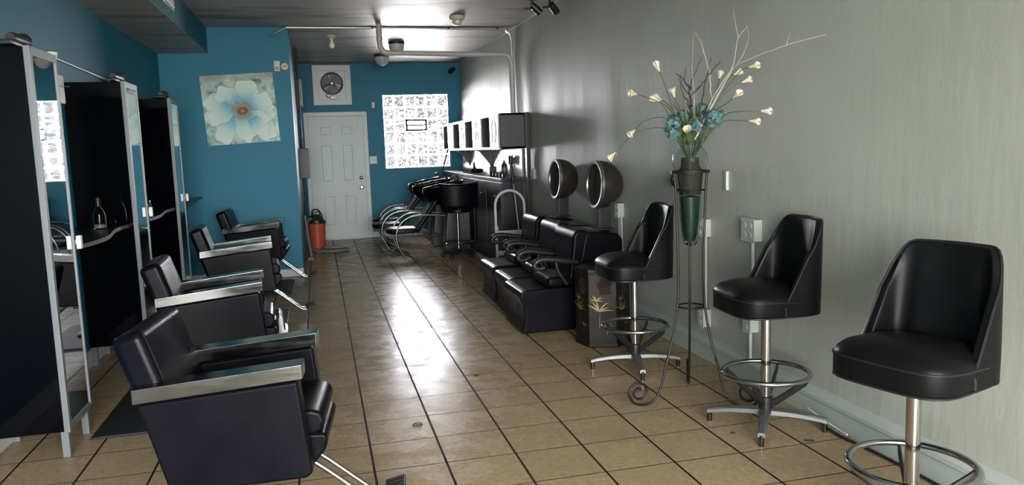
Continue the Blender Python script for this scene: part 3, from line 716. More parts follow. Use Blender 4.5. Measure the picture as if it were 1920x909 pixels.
# ---------------------------------------------------------------- swivel bar stools
def bar_stool():
    t = thing('bar_stool', '', 'stool', (0, 0, 0), 0, 'swivel bar stools along the right wall')
    # seat cushion: front edge at +x
    out = []
    for i in range(40):
        a = 2*PI*i/40; cx_, sy_ = math.cos(a), math.sin(a); k = 4.2
        r_ = 1/((abs(cx_)**k+abs(sy_)**k)**(1/k)); x = r_*cx_*.212+.01; y = r_*sy_*.215*(1+.04*cx_)
        out.append((x, y))
    prof = [(0, .600), (.80, .600), (.97, .604), (1, .615), (1.0, .668), (.992, .682), (.96, .696), (.85, .717), (.6, .738), (.3, .747), (0, .749)]
    G = []
    for s_, z in prof:
        G.append([(x*s_, y*s_, z+(.008*(x/.2) if z > .66 else .018*max(0, -x/.2-.1)) - (.0 if z > .62 else 0)) for x, y in out])
    MB().surf(G, cv=True).build('seat', 'stool_vinyl', t)
    seat = t.children[0]
    mb = MB(); mb.tube([(x*1.003, y*1.003, .674+.008*(x/.2)) for x, y in out], .0045, 6, closed=True); mb.tube([(x*.99, y*.99, .604) for x, y in out], .005, 6, closed=True); mb.build('seat_piping', 'piping', seat)
    # wrap-around back
    path = []
    hw, xb, rc = .216, -.205, .105
    for i in range(9): path.append((.02+(xb+rc-.02)*i/8, -hw, 'side', i/8))
    for i in range(1, 9):
        a = PI*1.5-PI/2*i/8; path.append((xb+rc+rc*math.cos(a), -hw+rc+rc*math.sin(a), 'corner', i/8))
    n1 = len(path)
    for i in range(1, 11): path.append((xb-.012*math.sin(PI*i/11), (-hw+rc)+(2*hw-2*rc)*i/11, 'back', i/11))
    mir = [(p[0], -p[1], p[2], p[3]) for p in path[:n1]][::-1]
    path += mir
    def height(p):
        ln = .645+(.02-p[0])*1.9; return 1.042-.011*math.log(1+math.exp((1.042-ln)/.011))
    n = len(path); G = []; rim = []; lower = []
    for i, p in enumerate(path):
        a = Vector(path[max(0, i-1)][:2]); b = Vector(path[min(n-1, i+1)][:2]); tdir = (b-a).normalized(); nrm = Vector((-tdir.y, tdir.x))   # points inwards
        if nrm.dot(Vector((0.0, 0))-Vector(p[:2])) < 0: nrm = -nrm
        h = height(p); row = []; zb = .605
        def at(z, off):
            lean = -.03*max(0, z-.62)*(0 if p[2] == 'side' else 1)
            pinch = 1-.16*max(0, z-.72)
            q = Vector(p[:2])+nrm*off; return (q.x+lean, q.y*pinch, z)
        for k in range(8): row.append(at(zb+(h-zb)*k/7, 0))
        row.append(at(h+.008, .010)); row.append(at(h+.008, .030))
        for k in range(8): row.append(at(h-(h-min(.66, h-.01))*k/7, .036+(.012+.033*(1 if p[2] == 'back' else p[3]**2 if p[2] == 'corner' else 0))*k/7))
        row.append(at(.63, .03))
        G.append(row); rim.append(at(h+.008, .006))
        lower.append(at(zb, 0))
    mb = MB(); mb.surf(G, cv=True)
    for row in (G[0], G[-1]):
        tb = bmesh.new(); tb.faces.new([tb.verts.new(q) for q in row]); mb.take(tb)
    bmesh.ops.remove_doubles(mb.bm, verts=mb.bm.verts, dist=1e-6); bmesh.ops.recalc_face_normals(mb.bm, faces=mb.bm.faces[:])
    bk = mb.build('backrest', 'stool_vinyl', t, ang=60)
    mb = MB(); mb.tube([G[0][1], G[0][6]]+rim+[G[-1][6], G[-1][1]], .0055, 6); mb.build('back_piping', 'piping', bk)
    MB().box((0, 0, .592), (.2, .2, .016), .003).build('swivel_plate', 'dark_metal', t)
    MB().cyl((0, 0, .12), (0, 0, .59), .0245, n=24).build('post', 'chrome', t)
    fr_ = MB().torus((0, 0, .28), .208, .0125, 56, 12).build('foot_ring', 'chrome', t)
    for k in range(4):
        a = PI/4+PI/2*k; ca, sa = math.cos(a), math.sin(a); mb = MB()
        mb.tube([(ca*.205, sa*.205, .275), (ca*.185, sa*.185, .248), (ca*.035, sa*.035, .125)], .014, 8, radii=[.009, .015, .017], flat=.5)
        mb.build('ring_strut', 'black', fr_)
    MB().lathe([(0, .085), (.034, .085), (.036, .12), (.033, .155), (.026, .16), (0, .16)], 24).build('hub', 'black', t)
    return t
def stool_base(t, rel):
    for k in range(4):
        a = rel+PI/2*k; ca, sa = math.cos(a), math.sin(a); mb = MB(); G = []
        for i in range(9):
            u = i/8; r_ = .015+.272*u; zt = .098-.030*u**2.2; th = .030-.008*u; hw = .030-.013*u
            c0 = Vector((ca*r_, sa*r_, 0)); s_ = Vector((-sa, ca, 0))
            G.append([tuple(c0+s_*hw*q+Vector((0, 0, zz))) for q, zz in ((-1, zt-th), (-1, zt-.007), (-.6, zt), (.6, zt), (1, zt-.007), (1, zt-th))])
        mb.surf(G, cv=True)
        for row in (G[0], G[-1]):
            tb = bmesh.new(); tb.faces.new([tb.verts.new(q) for q in row]); mb.take(tb)
        leg = mb.build('base_leg', 'alu', t)
        x, y = ca*.276, sa*.276
        MB().cyl((x, y, 0), (x, y, .055), .0125, .014, 14).build('glide', 'steel', leg)
s1 = bar_stool(); s2 = copy_tree(s1); s3 = copy_tree(s1)
def place(t, loc, face, legs, lab):
    f = R_(face); t.location = loc; t.rotation_euler[2] = f; stool_base(t, R_(legs)-f); t['label'] = lab
place(s1, (1.745, 1.44, 0), 178, 166, 'black vinyl swivel bar stool beside the octagonal dark planter, smallest of the three')
place(s2, (1.945, .26, 0), 176, 144, 'black vinyl swivel bar stool between the plant stand and the nearest stool')
place(s3, (1.805, -.88, 0), 196, 150, 'black vinyl swivel bar stool nearest the camera, its base cut off')

# ---------------------------------------------------------------- iron plant stand, vase and flowers
SX, SY = 1.785, .75
t = thing('plant_stand', 'tall wrought iron stand with three scrolled feet holding a glass vase', 'plant stand', (SX, SY, 0))
MB().torus((0, 0, 1.275), .099, .007, 48, 8).build('top_ring', 'iron', t)
mb = MB(); mb.lathe([(.088, 1.268), (.105, 1.268), (.105, 1.282), (.088, 1.282), (.088, 1.268)], 40); mb.build('ring_band', 'iron', t)
MB().torus((0, 0, 1.175), .079, .004, 40, 8).build('middle_ring', 'iron', t)
MB().torus((0, 0, .535), .072, .0055, 40, 8).build('lower_ring', 'iron', t)
for a in (R_(184), R_(-50), R_(66)):
    ca, sa = math.cos(a), math.sin(a); rz_ = [(.096, 1.275), (.088, 1.17), (.080, .95), (.076, .75), (.078, .60), (.088, .50), (.115, .36), (.155, .22), (.185, .11), (.215, .045), (.26, .014), (.31, .012), (.355, .03), (.385, .075)]
    P_ = smooth(rz_2 := [(ca*r_, sa*r_, z) for r_, z in rz_], 5)
    # scroll
    sc_ = []
    c0 = (.325, .085)
    for i in range(1, 30):
        th = -.15+i*.30; rad = .062*(1-.72*i/30); sc_.append((c0[0]+rad*math.cos(th), c0[1]+rad*math.sin(th)))
    P_ += [Vector((ca*r_, sa*r_, z)) for r_, z in sc_]
    MB().tube(P_, .0068, 8).build('leg', 'iron', t)
vs = thing('glass_vase', 'tall green glass vase tapering to a point inside the iron stand', 'vase', (SX, SY, 0))
outer = [(0, .870), (.022, .872), (.036, .885), (.045, .92), (.056, 1.03), (.068, 1.16), (.080, 1.26), (.088, 1.29), (.095, 1.33), (.094, 1.365), (.078, 1.40), (.062, 1.415), (.062, 1.43), (.070, 1.437)]
inner = [(.066, 1.437), (.058, 1.43), (.058, 1.413), (.074, 1.398), (.089, 1.363), (.090, 1.33), (.083, 1.29), (.075, 1.26), (.063, 1.16), (.051, 1.03), (.040, .925), (.03, .893), (0, .885)]
MB().lathe(outer+inner, 40).build('vase_body', 'vaseglass', vs)
MB().lathe([(0, 1.15), (.056, 1.15), (.068, 1.26), (.062, 1.285), (.05, 1.30), (.046, 1.35), (0, 1.355)], 24).build('filler', 'soil', vs)
MB().lathe([(0, .90), (.026, .90), (.036, .93), (.047, 1.03), (.055, 1.14), (0, 1.145)], 24).build('green_filler', 'dark_green', vs)
fa = thing('flower_arrangement', 'tall arrangement of cream lilies, teal blooms and bare branches in the green vase', 'flowers', (SX, SY, 1.36))
O = Vector((SX, SY, 1.36))
CAL = [((1.629, .8, 1.822), (1.654, .785, 1.75), (1.688, .765, 1.626)), ((1.434, .66, 1.686), (1.506, .687, 1.671), (1.624, .723, 1.618)), ((1.684, .9, 1.671), (1.701, .855, 1.645), (1.718, .795, 1.586)),
 ((1.650, .86, 1.660), (1.672, .83, 1.64), (1.71, .79, 1.58)), ((1.679, .72, 1.681), (1.693, .729, 1.651), (1.729, .741, 1.583)), ((1.397, .6, 1.498), (1.485, .645, 1.551), (1.629, .705, 1.556)), ((1.327, .7, 1.385), (1.458, .715, 1.488), (1.628, .735, 1.51)),
 ((1.68, .58, 1.485), (1.703, .631, 1.459), (1.744, .699, 1.445)), ((2.023, .86, 1.783), (1.989, .827, 1.721), (1.895, .783, 1.595)), ((2.052, .74, 1.789), (2.004, .743, 1.756), (1.906, .747, 1.607)), ((2.069, .62, 1.814), (2.024, .659, 1.788), (1.917, .711, 1.632)),
 ((2.053, .66, 1.741), (1.995, .687, 1.71), (1.909, .723, 1.605)), ((1.963, .6, 1.66), (1.941, .645, 1.627), (1.899, .705, 1.577)), ((2.1, .55, 1.581), (2.011, .61, 1.584), (1.951, .69, 1.562)), ((2.062, .6, 1.532), (2.002, .645, 1.538), (1.945, .705, 1.529))]
for tip, mid, low in CAL:
    tip, mid, low = Vector(tip)-O, Vector(mid)-O, Vector(low)-O
    P_ = smooth([tip, mid, low, Vector((low.x*.35, low.y*.35, .05)), Vector((low.x*.12, low.y*.12, -.01))], 6)
    st = MB().tube(P_, .0026, 6).build('calla_stem', 'stem', fa)
    d = (tip-P_[2]).normalized(); q = d.to_track_quat('Z', 'Y').to_matrix().to_4x4(); mt = Matrix.Translation(tip-d*.012) @ q
    G = []
    for i in range(7):
        u = i/6; z = .046*u
        row = []
        for j in range(17):
            a = 2*PI*j/16*.96; rr_ = .0035+.0165*u**1.5; zz = z+(.014*u**2*max(0, math.cos(a-PI*.0))); row.append(mt @ Vector((rr_*math.cos(a), rr_*math.sin(a), zz)))
        G.append(row)
    bl = MB().surf(G).build('calla_bloom', 'calla', st)
    sm = bl.modifiers.new('thick', 'SOLIDIFY'); sm.thickness = .0012
    MB().tube([mt @ Vector((0, 0, .006)), mt @ Vector((0, 0, .034))], .0028, 6).build('spadix', 'spadix', st)
BR = [[(1.816, .75, 1.444), (1.841, .74, 1.505), (1.911, .7, 1.658), (1.945, .6, 1.79), (1.943, .52, 1.82), (1.997, .35, 1.857), (2.051, .22, 1.882), (2.138, .1, 1.903)], [(2.036, .255, 1.875), (2.043, .25, 1.907), (2.056, .25, 1.937)],
 [(1.820, .76, 1.43), (1.903, .74, 1.647), (1.991, .72, 1.781), (2.018, .7, 1.846), (2.04, .7, 1.967), (2.084, .68, 2.031)], [(2.014, .68, 1.824), (2.047, .66, 1.882), (2.079, .66, 1.961), (2.072, .66, 2.028)],
 [(1.80, .77, 1.40), (1.90, .77, 1.60), (1.932, .78, 1.663), (1.92, .8, 1.817), (1.874, .8, 1.967), (1.841, .8, 2.021)], [(1.903, .74, 1.688), (1.922, .78, 1.801), (1.897, .8, 1.913), (1.882, .8, 1.981)],
 [(2.045, .7, 1.974), (2.025, .7, 2.054), (2.014, .7, 2.127)], [(1.815, .77, 1.40), (1.835, .8, 1.653), (1.825, .8, 1.831), (1.837, .8, 2.008)]]
for P0, r0 in zip(BR, (.0056, .0016, .004, .0022, .0026, .002, .0018, .0022)):
    P_ = smooth([Vector(p)-O for p in P0], 5); k = len(P_)
    P_ = [p+Vector((rnd.uniform(-1, 1), rnd.uniform(-1, 1), rnd.uniform(-1, 1)))*.0025 for p in P_]
    MB().tube(P_, r0, 6, radii=[r0*(1-.72*i/(k-1)) for i in range(k)]).build('pale_branch', 'branch', fa)
TW = [[(1.79, .75, 1.42), (1.794, .75, 1.582), (1.779, .74, 1.704), (1.732, .7, 1.748), (1.661, .66, 1.792)], [(1.80, .76, 1.42), (1.805, .78, 1.597), (1.812, .8, 1.722), (1.846, .82, 1.792), (1.892, .82, 1.888)], [(1.797, .74, 1.69), (1.836, .7, 1.74), (1.859, .66, 1.79), (1.886, .6, 1.842)],
 [(1.79, .735, 1.62), (1.771, .72, 1.676), (1.717, .7, 1.728), (1.705, .7, 1.788)], [(1.83, .78, 1.5), (1.897, .8, 1.721), (1.92, .8, 1.803), (1.936, .8, 1.885)], [(1.785, .73, 1.55), (1.746, .7, 1.648), (1.714, .68, 1.674), (1.675, .66, 1.759)], [(1.81, .78, 1.72), (1.78, .8, 1.76), (1.79, .8, 1.83)]]
for P0 in TW:
    P_ = smooth([Vector(p)-O for p in P0], 5); k = len(P_)
    P_ = [p+Vector((rnd.uniform(-1, 1), rnd.uniform(-1, 1), rnd.uniform(-1, 1)))*.004 for p in P_]
    MB().tube(P_, .004, 6, radii=[.0048*(1-.65*i/(k-1)) for i in range(k)]).build('dark_twig', 'twig', fa)
HY = [((1.665, .70, 1.535), .042), ((1.765, .8, 1.560), .046), ((1.895, .83, 1.60), .042), ((1.874, .66, 1.555), .044), ((1.763, .64, 1.515), .042), ((1.920, .77, 1.530), .05), ((1.685, .75, 1.49), .045), ((1.94, .74, 1.56), .042)]
for (hx, hy, hz), hr in HY:
    c0 = Vector((hx, hy, hz))-O; mb = MB()
    for k in range(46):
        zz = rnd.uniform(-.7, 1); a = rnd.uniform(0, 2*PI); s_ = math.sqrt(1-zz*zz); d = Vector((s_*math.cos(a), s_*math.sin(a), zz)); pc = c0+d*hr*rnd.uniform(.75, 1.05)
        q = d.to_track_quat('Z', 'Y').to_matrix().to_4x4(); a0 = rnd.uniform(0, PI/2); L_ = rnd.uniform(.010, .017)
        for m_ in range(4):
            mt = Matrix.Translation(pc) @ q @ rotz(a0+m_*PI/2)
            tb = bmesh.new(); vv = [tb.verts.new(mt @ Vector(p)) for p in ((0, 0, 0), (L_*.55, -L_*.45, .004), (L_*1.1, -L_*.15, .002), (L_*1.1, L_*.15, .002), (L_*.55, L_*.45, .004))]
            tb.faces.new(vv); mb.take(tb)
    hd = mb.build('hydrangea_head', 'teal', fa, ang=10)
    MB().tube(smooth([c0, Vector((c0.x*.5, c0.y*.5, .07)), Vector((c0.x*.15, c0.y*.15, 0))]), .003, 6).build('hydrangea_stem', 'stem', hd)
for k in range(34):
    a = rnd.uniform(0, 2*PI); rr_ = rnd.uniform(.05, .17); base = Vector((rnd.uniform(-.03, .03), rnd.uniform(-.03, .03), .06)); tip = Vector((rr_*math.cos(a), rr_*math.sin(a)*.8, rnd.uniform(.12, .38) if k > 8 else rnd.uniform(.03, .09)))
    if tip.x+SX > 2.2: tip.x = 2.2-SX
    wd = .005 if k > 8 else .022; P_ = smooth([base, (base+tip)/2+Vector((0, 0, .05)), tip], 5); G = []
    for i, p in enumerate(P_):
        u = i/(len(P_)-1); hw = wd*math.sin(PI*(.12+.86*u)); s_ = Vector((-math.sin(a), math.cos(a), .2)); G.append([p-s_*hw, p+Vector((0, 0, -.3*hw)), p+s_*hw])
    MB().surf(G).build('leaf', 'leaf', fa)

# ---------------------------------------------------------------- dryer chairs along the right wall
def dryer_chair():
    t = thing('dryer_chair', '', 'chair', (0, 0, 0), 0, 'hair dryer chairs against the right wall')
    MB().prism([(1.275, .015), (1.30, .12), (1.292, .22), (1.262, .30), (1.275, .338), (1.32, .35), (1.72, .352), (1.72, .015)], -.27, .27, 'y', .012, 3).build('leg_rest', 'leather', t)
    MB().b2((1.50, -.225, .345), (1.76, .225, .43), .03, 4).build('seat', 'leather', t)
    MB().prism([(1.66, .40), (1.70, .66), (1.705, .745), (1.735, .785), (1.82, .782), (1.86, .40)], -.255, .255, 'y', .024, 4).build('backrest', 'leather', t)
    MB().prism([(1.72, .015), (1.72, .40), (1.80, .75), (1.84, .768), (2.07, .745), (2.11, .70), (2.12, .015)], -.262, .262, 'y', .02, 3).build('rear_housing', 'leather', t)
    for s_ in (-1, 1):
        y = s_*.245; mb = MB()
        P_ = smooth([(1.74, y, .535), (1.62, y, .555), (1.50, y, .575), (1.43, y, .570), (1.395, y, .545), (1.398, y, .515), (1.43, y, .505), (1.47, y, .512)], 6)
        mb.tube(P_, .021, 12, radii=[.024 if i < 24 else .020 for i in range(len(P_))]); mb.tube(smooth([(1.56, y, .56), (1.58, y, .48), (1.63, y, .40), (1.65, y, .37)], 5), .014, 10)
        mb.build('armrest', 'black', t)
    return t
def hood(t, y0=0):
    R0 = .192; prof = []
    for i in range(15):
        a = PI/2*i/14; prof.append((R0*math.cos(a), .05+R0*.98*math.sin(a)))
    prof = [(R0, 0)] + prof
    inn = [(max(0, r_*.955), z*.93+.004) for r_, z in prof][::-1]
    mt = Matrix.Translation((1.985, y0, 1.115)) @ Matrix.Rotation(.05, 4, 'Y') @ Matrix.Rotation(PI/2, 4, 'Y')
    hd = MB().lathe(prof+[(R0*1.0, 0)], 48, mt).build('dryer_hood', 'hood', t)
    MB().lathe(inn, 48, mt).build('hood_liner', 'hood_in', hd)
    mb = MB(); mb.lathe([(R0*.86, .006), (R0*.88, -.004), (R0*.98, -.007), (R0*1.015, .0), (R0*1.015, .018), (R0*.98, .022)], 48, mt); mb.build('hood_rim', 'rim', hd)
    mb = MB(); mb.lathe([(0, .05), (R0*.87, .05), (R0*.87, .046), (0, .046)], 40, mt); mb.build('hood_screen', 'hood_in', hd)
    MB().box((2.055, y0, .85), (.10, .10, .22), .006).build('hood_column', 'black', t)
    mb = MB(); mb.b2((1.93, y0-.14, .757), (2.10, y0+.14, .768), .003); mb.build('column_plate', 'dark_metal', t)
    MB().tube([(2.02, y0-.065, .83), (2.02, y0-.05, .83)], .008, 10).build('column_knob', 'steel', t)
    mb = MB(); mb.tube(smooth([(2.07, y0+.05, .80), (2.10, y0+.12, .82), (2.12, y0+.17, .78), (2.13, y0+.18, .70)]), .005, 8); mb.build('power_cord', 'black', t)
d1 = dryer_chair(); d2 = copy_tree(d1); d3 = copy_tree(d1)
hood(d1, .02); hood(d3, .02)
d1.location = (0, 2.775, 0); d1['label'] = 'black dryer chair with the larger bronze hood, nearest, behind the dark planter'
d2.location = (.05, 3.365, 0); d2['label'] = 'black dryer chair without a hood, in the middle of the three'
d3.location = (.07, 4.07, 0); d3['label'] = 'black dryer chair with a hood, farthest of the three, next to the white hand truck'

# six-sided lacquer planter
t = thing('lacquer_planter', 'dark six-sided lacquered pedestal with gold painted plants beside the first stool', 'pedestal', (1.785, 2.125, 0))
def hexa(r_, a0=R_(-140.5)): return [(r_*math.cos(a0+PI/3*i), r_*math.sin(a0+PI/3*i)) for i in range(6)]
mb = MB(); mb.prism(hexa(.197), .0, .545, 'z', .004, 2); mb.prism(hexa(.203), .0, .03, 'z', .004, 2)
mb.prism(hexa(.204), .53, .562, 'z', .004, 2); body = mb.build('pedestal_body', 'planter', t)
hx = hexa(.1985)
for i in (5, 0, 1):
    p, q = Vector((*hx[i], 0)), Vector((*hx[(i+1) % 6], 0)); e = (q-p).normalized(); n_ = Vector((e.y, -e.x, 0))
    if n_.dot((p+q)/2) < 0: n_ = -n_
    mid = (p+q)/2+n_*.0012; mb = MB(); rr_ = random.Random(20+i)
    def leafp(b0, b1, ang, ln, wd, bend):
        pts = []
        for k in range(7):
            u = k/6; a = ang+bend*u; pts.append((b0+ln*u*math.sin(a), b1+ln*u*math.cos(a), wd*math.sin(PI*min(1, .1+.9*u))*(1-u*.6), a))
        G = []
        for x, z, hw, a in pts: G.append([tuple(mid+e*(x-hw*math.cos(a))+Vector((0, 0, z+hw*math.sin(a)))), tuple(mid+e*(x+hw*math.cos(a))+Vector((0, 0, z-hw*math.sin(a))))])
        mb.surf(G)
    for (b0, b1, sc2) in ((-.025, .26, 1.0), (-.045, .335, .62), (.03, .15, .5)):
        for k in range(6): leafp(b0, b1, -.9+.42*k+rr_.uniform(-.1, .1), .10*sc2*rr_.uniform(.7, 1.1), .0065*sc2, (.35 if k > 2 else -.2))
        leafp(b0, b1-.12*sc2, .05, .12*sc2, .0025, 0)
    mb.build('painted_plant', 'gold', body)
    mb = MB(); m2 = mid-n_*.0006
    G = [[tuple(m2+e*(.015+(.045+.012*math.sin(3*a+k))*s_*math.cos(a))+Vector((0, 0, .44+(.075+.015*math.cos(2*a))*s_*math.sin(a)))) for s_ in (0.02, 1)] for k, a in enumerate([2*PI*j/24 for j in range(24)])]
    mb.surf(G, cu=True); mb.build('painted_sun', 'rust', body)

# ---------------------------------------------------------------- back counter, cabinets
CX0, CY0, CY1 = 1.89, 5.68, 9.85
t = thing('wall_cabinet', 'long wall cabinet with pale doors and open bays on the right wall at back', 'cabinet', (0, 0, 0))
mb = MB(); ch_ = (1.42, 1.825)
mb.b2((CX0+.02, CY0, ch_[0]), (2.25, CY0+.02, ch_[1])); mb.b2((CX0+.02, CY1-.02, ch_[0]), (2.25, CY1, ch_[1])); mb.b2((CX0, CY0, ch_[1]-.02), (2.25, CY1, ch_[1]+.002)); mb.b2((CX0, CY0, ch_[0]-.002), (2.25, CY1, ch_[0]+.02))
mb.b2((2.235, CY0, ch_[0]), (2.25, CY1, ch_[1]))
ys = [CY0+.02+(CY1-CY0-.04)*f for f in (0, .11, .235, .37, .50, .61, .74, .86, 1)]
for y in ys[1:-1]: mb.b2((CX0+.02, y-.01, ch_[0]), (2.24, y+.01, ch_[1]))
mb.build('carcass', 'cab_dark', t)
mb = MB(); mb.b2((CX0-.004, CY0-.004, ch_[1]-.012), (CX0+.02, CY1, ch_[1]+.006), .002); mb.b2((CX0-.004, CY0-.004, ch_[0]-.008), (CX0+.02, CY1, ch_[0]+.012), .002); mb.build('face_trim', 'cab_white', t)
for k in (0, 2, 4, 6):
    y0, y1 = ys[k]+.004, ys[k+1]-.004
    d = MB().b2((CX0-.006, y0, ch_[0]+.014), (CX0+.016, y1, ch_[1]-.014), .002).build('cabinet_door', 'cab_white', t)
    ym, hw_ = (y0+y1)/2, min(.10, (y1-y0)*.28)
    mb = MB(); mt = Matrix.Translation((CX0-.0075, ym, 1.625)) @ Matrix.Rotation(-PI/2, 4, 'Y') @ Matrix.Diagonal((.145/hw_*1.0, 1, 1, 1))
    if k:
        mb.lathe([(0, 0), (hw_, 0), (hw_, .002), (0, .002)], 36, mt); mb.build('oval_mirror', 'mirror', d)
    mb = MB(); mb.tube([mt @ Vector((hw_*1.03*math.cos(a), hw_*1.03*math.sin(a), 0)) for a in [2*PI*j/40 for j in range(40)]], .005, 6, closed=True); mb.build('oval_frame', 'cab_white' if k == 0 else 'dark_metal', d)
for y in (7.6, 9.2): MB().prism([(2.225, 1.417), (1.97, 1.417), (2.05, 1.38), (2.18, 1.22), (2.225, 1.15)], y-.012, y+.012, 'y').build('cabinet_bracket', 'cab_dark', t)
t = thing('back_counter', 'long black counter under the wall cabinet on the right wall', 'counter', (0, 0, 0))
MB().b2((CX0+.02, CY0, .08), (2.225, CY1, 1.04), .004).build('counter_body', 'cab_black', t)
MB().b2((CX0, CY0-.012, 1.04), (2.225, CY1, 1.075), .005).build('countertop', 'cab_black', t)
MB().b2((CX0+.06, CY0+.02, 0), (2.22, CY1, .08)).build('plinth', 'black', t)
for k in range(5):
    y0 = CY0+.04+k*.83; dd = MB().b2((CX0+.006, y0, .12), (CX0+.022, y0+.80, 1.02), .003).build('counter_door', 'cab_black', t)
    mb = MB(); mb.tube(smooth([(CX0+.006, y0+.10, .86), (CX0-.02, y0+.10, .86), (CX0-.02, y0+.24, .86), (CX0+.006, y0+.24, .86)], 4), .006, 8); mb.build('handle', 'chrome', dd)
MB().b2((2.226, 5.95, 1.076), (2.246, CY1, 1.405), .002).build('backsplash', 'cab_white', t)
t = tag(MB().b2((2.19, 5.59, .0), (2.235, 5.662, 1.83), .004).build('end_post', 'cab_black'), 'tall dark upright board at the near end of wall cabinet and counter', 'board')
# things on the counter
t = thing('hair_dryer', 'dark hand-held hair dryer lying on the black counter', 'hair dryer', (2.04, 7.75, 1.076), .6)
MB().lathe([(0, -.10), (.03, -.10), (.036, -.06), (.036, .02), (.028, .09), (.024, .09), (.022, .05), (0, .05)], 20, Matrix.Translation((0, 0, .038)) @ Matrix.Rotation(PI/2, 4, 'X')).build('barrel', 'black', t)
MB().tube([(0, .04, .05), (0, .06, .10), (.005, .065, .16)], .018, 10, radii=[.02, .018, .014]).build('handle', 'black', t)
t = thing('styling_iron_holder', 'small dark box holder beside the hair dryer on the black counter', 'holder', (2.08, 7.0, 1.076))
MB().b2((-.05, -.09, 0), (.05, .09, .11), .008).build('holder_box', 'cab_dark', t)
MB().tube([(0, 0, .10), (.0, .01, .135)], .014, 10).build('holder_plug', 'black', t)
t = thing('styling_bottle', 'dark bottle with pale band in front of the pale backsplash', 'bottle', (2.165, 6.62, 1.076))
def rollers():
    rt_ = None
    for k in range(4):
        if k == 0:
            rt_ = thing('lidded_jar', '', 'jar', (0, 0, 0), 0, 'small jars at the near end of counter')
            MB().lathe([(0, 0), (.028, 0), (.03, .01), (.03, .045), (0, .045)], 18).build('jar_body', 'steel', rt_)
            MB().lathe([(0, .045), (.031, .045), (.031, .062), (0, .064)], 18).build('jar_lid', 'black', rt_); o = rt_
        else: o = copy_tree(rt_)
        o.location = (1.935, 5.78+.17*k, 1.076)
        o['label'] = ('small dark lidded jar at the very near end of the black counter', 'second lidded jar from the near end of the black counter', 'third lidded jar from the near end of the black counter', 'fourth lidded jar from the near end, closest to the hair dryer')[k]
rollers()
MB().lathe([(0, 0), (.036, 0), (.038, .01), (.038, .13), (.03, .15), (.016, .16), (0, .16)], 20).build('bottle_body', 'black', t)
MB().lathe([(.0385, .05), (.0392, .05), (.0392, .10), (.0385, .10)], 20).build('bottle_band', 'silver', t)
MB().lathe([(0, .16), (.016, .16), (.016, .19), (0, .192)], 16).build('bottle_cap', 'black', t)
t = thing('soap_dispenser', 'black cylinder dispenser mounted on the pale backsplash above the counter', 'dispenser', (2.225, 6.35, 1.27))
MB().lathe([(0, -.05), (.03, -.05), (.03, .05), (0, .05)], 20, Matrix.Translation((-.04, 0, 0))).build('dispenser_body', 'black', t)
MB().lathe([(0, .05), (.033, .05), (.033, .065), (0, .066)], 20, Matrix.Translation((-.04, 0, 0))).build('dispenser_cap', 'alu', t)
MB().b2((-.02, -.02, -.04), (.0, .02, .04), .004).build('dispenser_mount', 'black', t)
t = thing('counter_tray', 'flat pale tray lying on the black counter near the window', 'tray', (2.03, 8.5, 1.076))
MB().b2((-.10, -.22, 0), (.10, .22, .014), .005).build('tray_base', 'silver', t)
mb = MB(); mb.torus((0, 0, .016), .07, .005, 24, 6); mb.build('tray_ring', 'black', t)

# mop leaning in the corner
t = thing('mop_handle', 'long grey mop handle with black grip leaning on the counter end', 'mop', (2.02, 5.50, 0))
MB().cyl((.03, -.14, .04), (-.012, .05, 1.02), .0105, n=12).build('pole', 'alu', t)
MB().cyl((-.012, .05, 1.01), (-.022, .088, 1.24), .017, .015, n=14).build('grip', 'black', t)
MB().box((.03, -.15, .03), (.10, .06, .06), .015, 3).build('mop_head', 'hose', t)
# hand truck
t = thing('hand_truck', 'cream painted hand truck with arched handle behind the dryer chairs', 'hand truck', (1.855, 5.12, 0))
P_ = [(-.165, -.02, .10), (-.165, 0, .50), (-.165, .015, .80)]
for i in range(1, 12):
    a = PI-PI*i/12; P_.append((.165*math.cos(a), .015+.006*math.sin(a), .80+.165*math.sin(a)))
P_ += [(.165, .015, .80), (.165, 0, .50), (.165, -.02, .10)]
MB().tube(P_, .0155, 12).build('frame', 'dolly', t)
mb = MB(); mb.box((0, .0, .50), (.33, .012, .055), .003); mb.box((0, -.005, .28), (.33, .012, .05), .003); mb.build('cross_plate', 'dolly', t)
mb = MB(); mb.box((-.165, .0, .55), (.04, .04, .07), .006); mb.box((.165, .0, .55), (.04, .04, .07), .006); mb.build('bracket', 'dolly', t)
mb = MB(); mb.b2((-.20, -.17, .006), (.20, -.01, .014), .002); mb.b2((-.20, -.02, .006), (.20, -.008, .12), .002); mb.build('toe_plate', 'dolly', t)
for s_ in (-1, 1):
    MB().lathe([(0, -.025), (.07, -.025), (.09, -.02), (.095, 0), (.09, .02), (.07, .025), (0, .025)], 28, Matrix.Translation((s_*.14, .07, .095)) @ Matrix.Rotation(PI/2, 4, 'Y')).build('wheel', 'black', t)
MB().cyl((-.16, .07, .095), (.16, .07, .095), .01, n=10).build('axle', 'dark_metal', t)

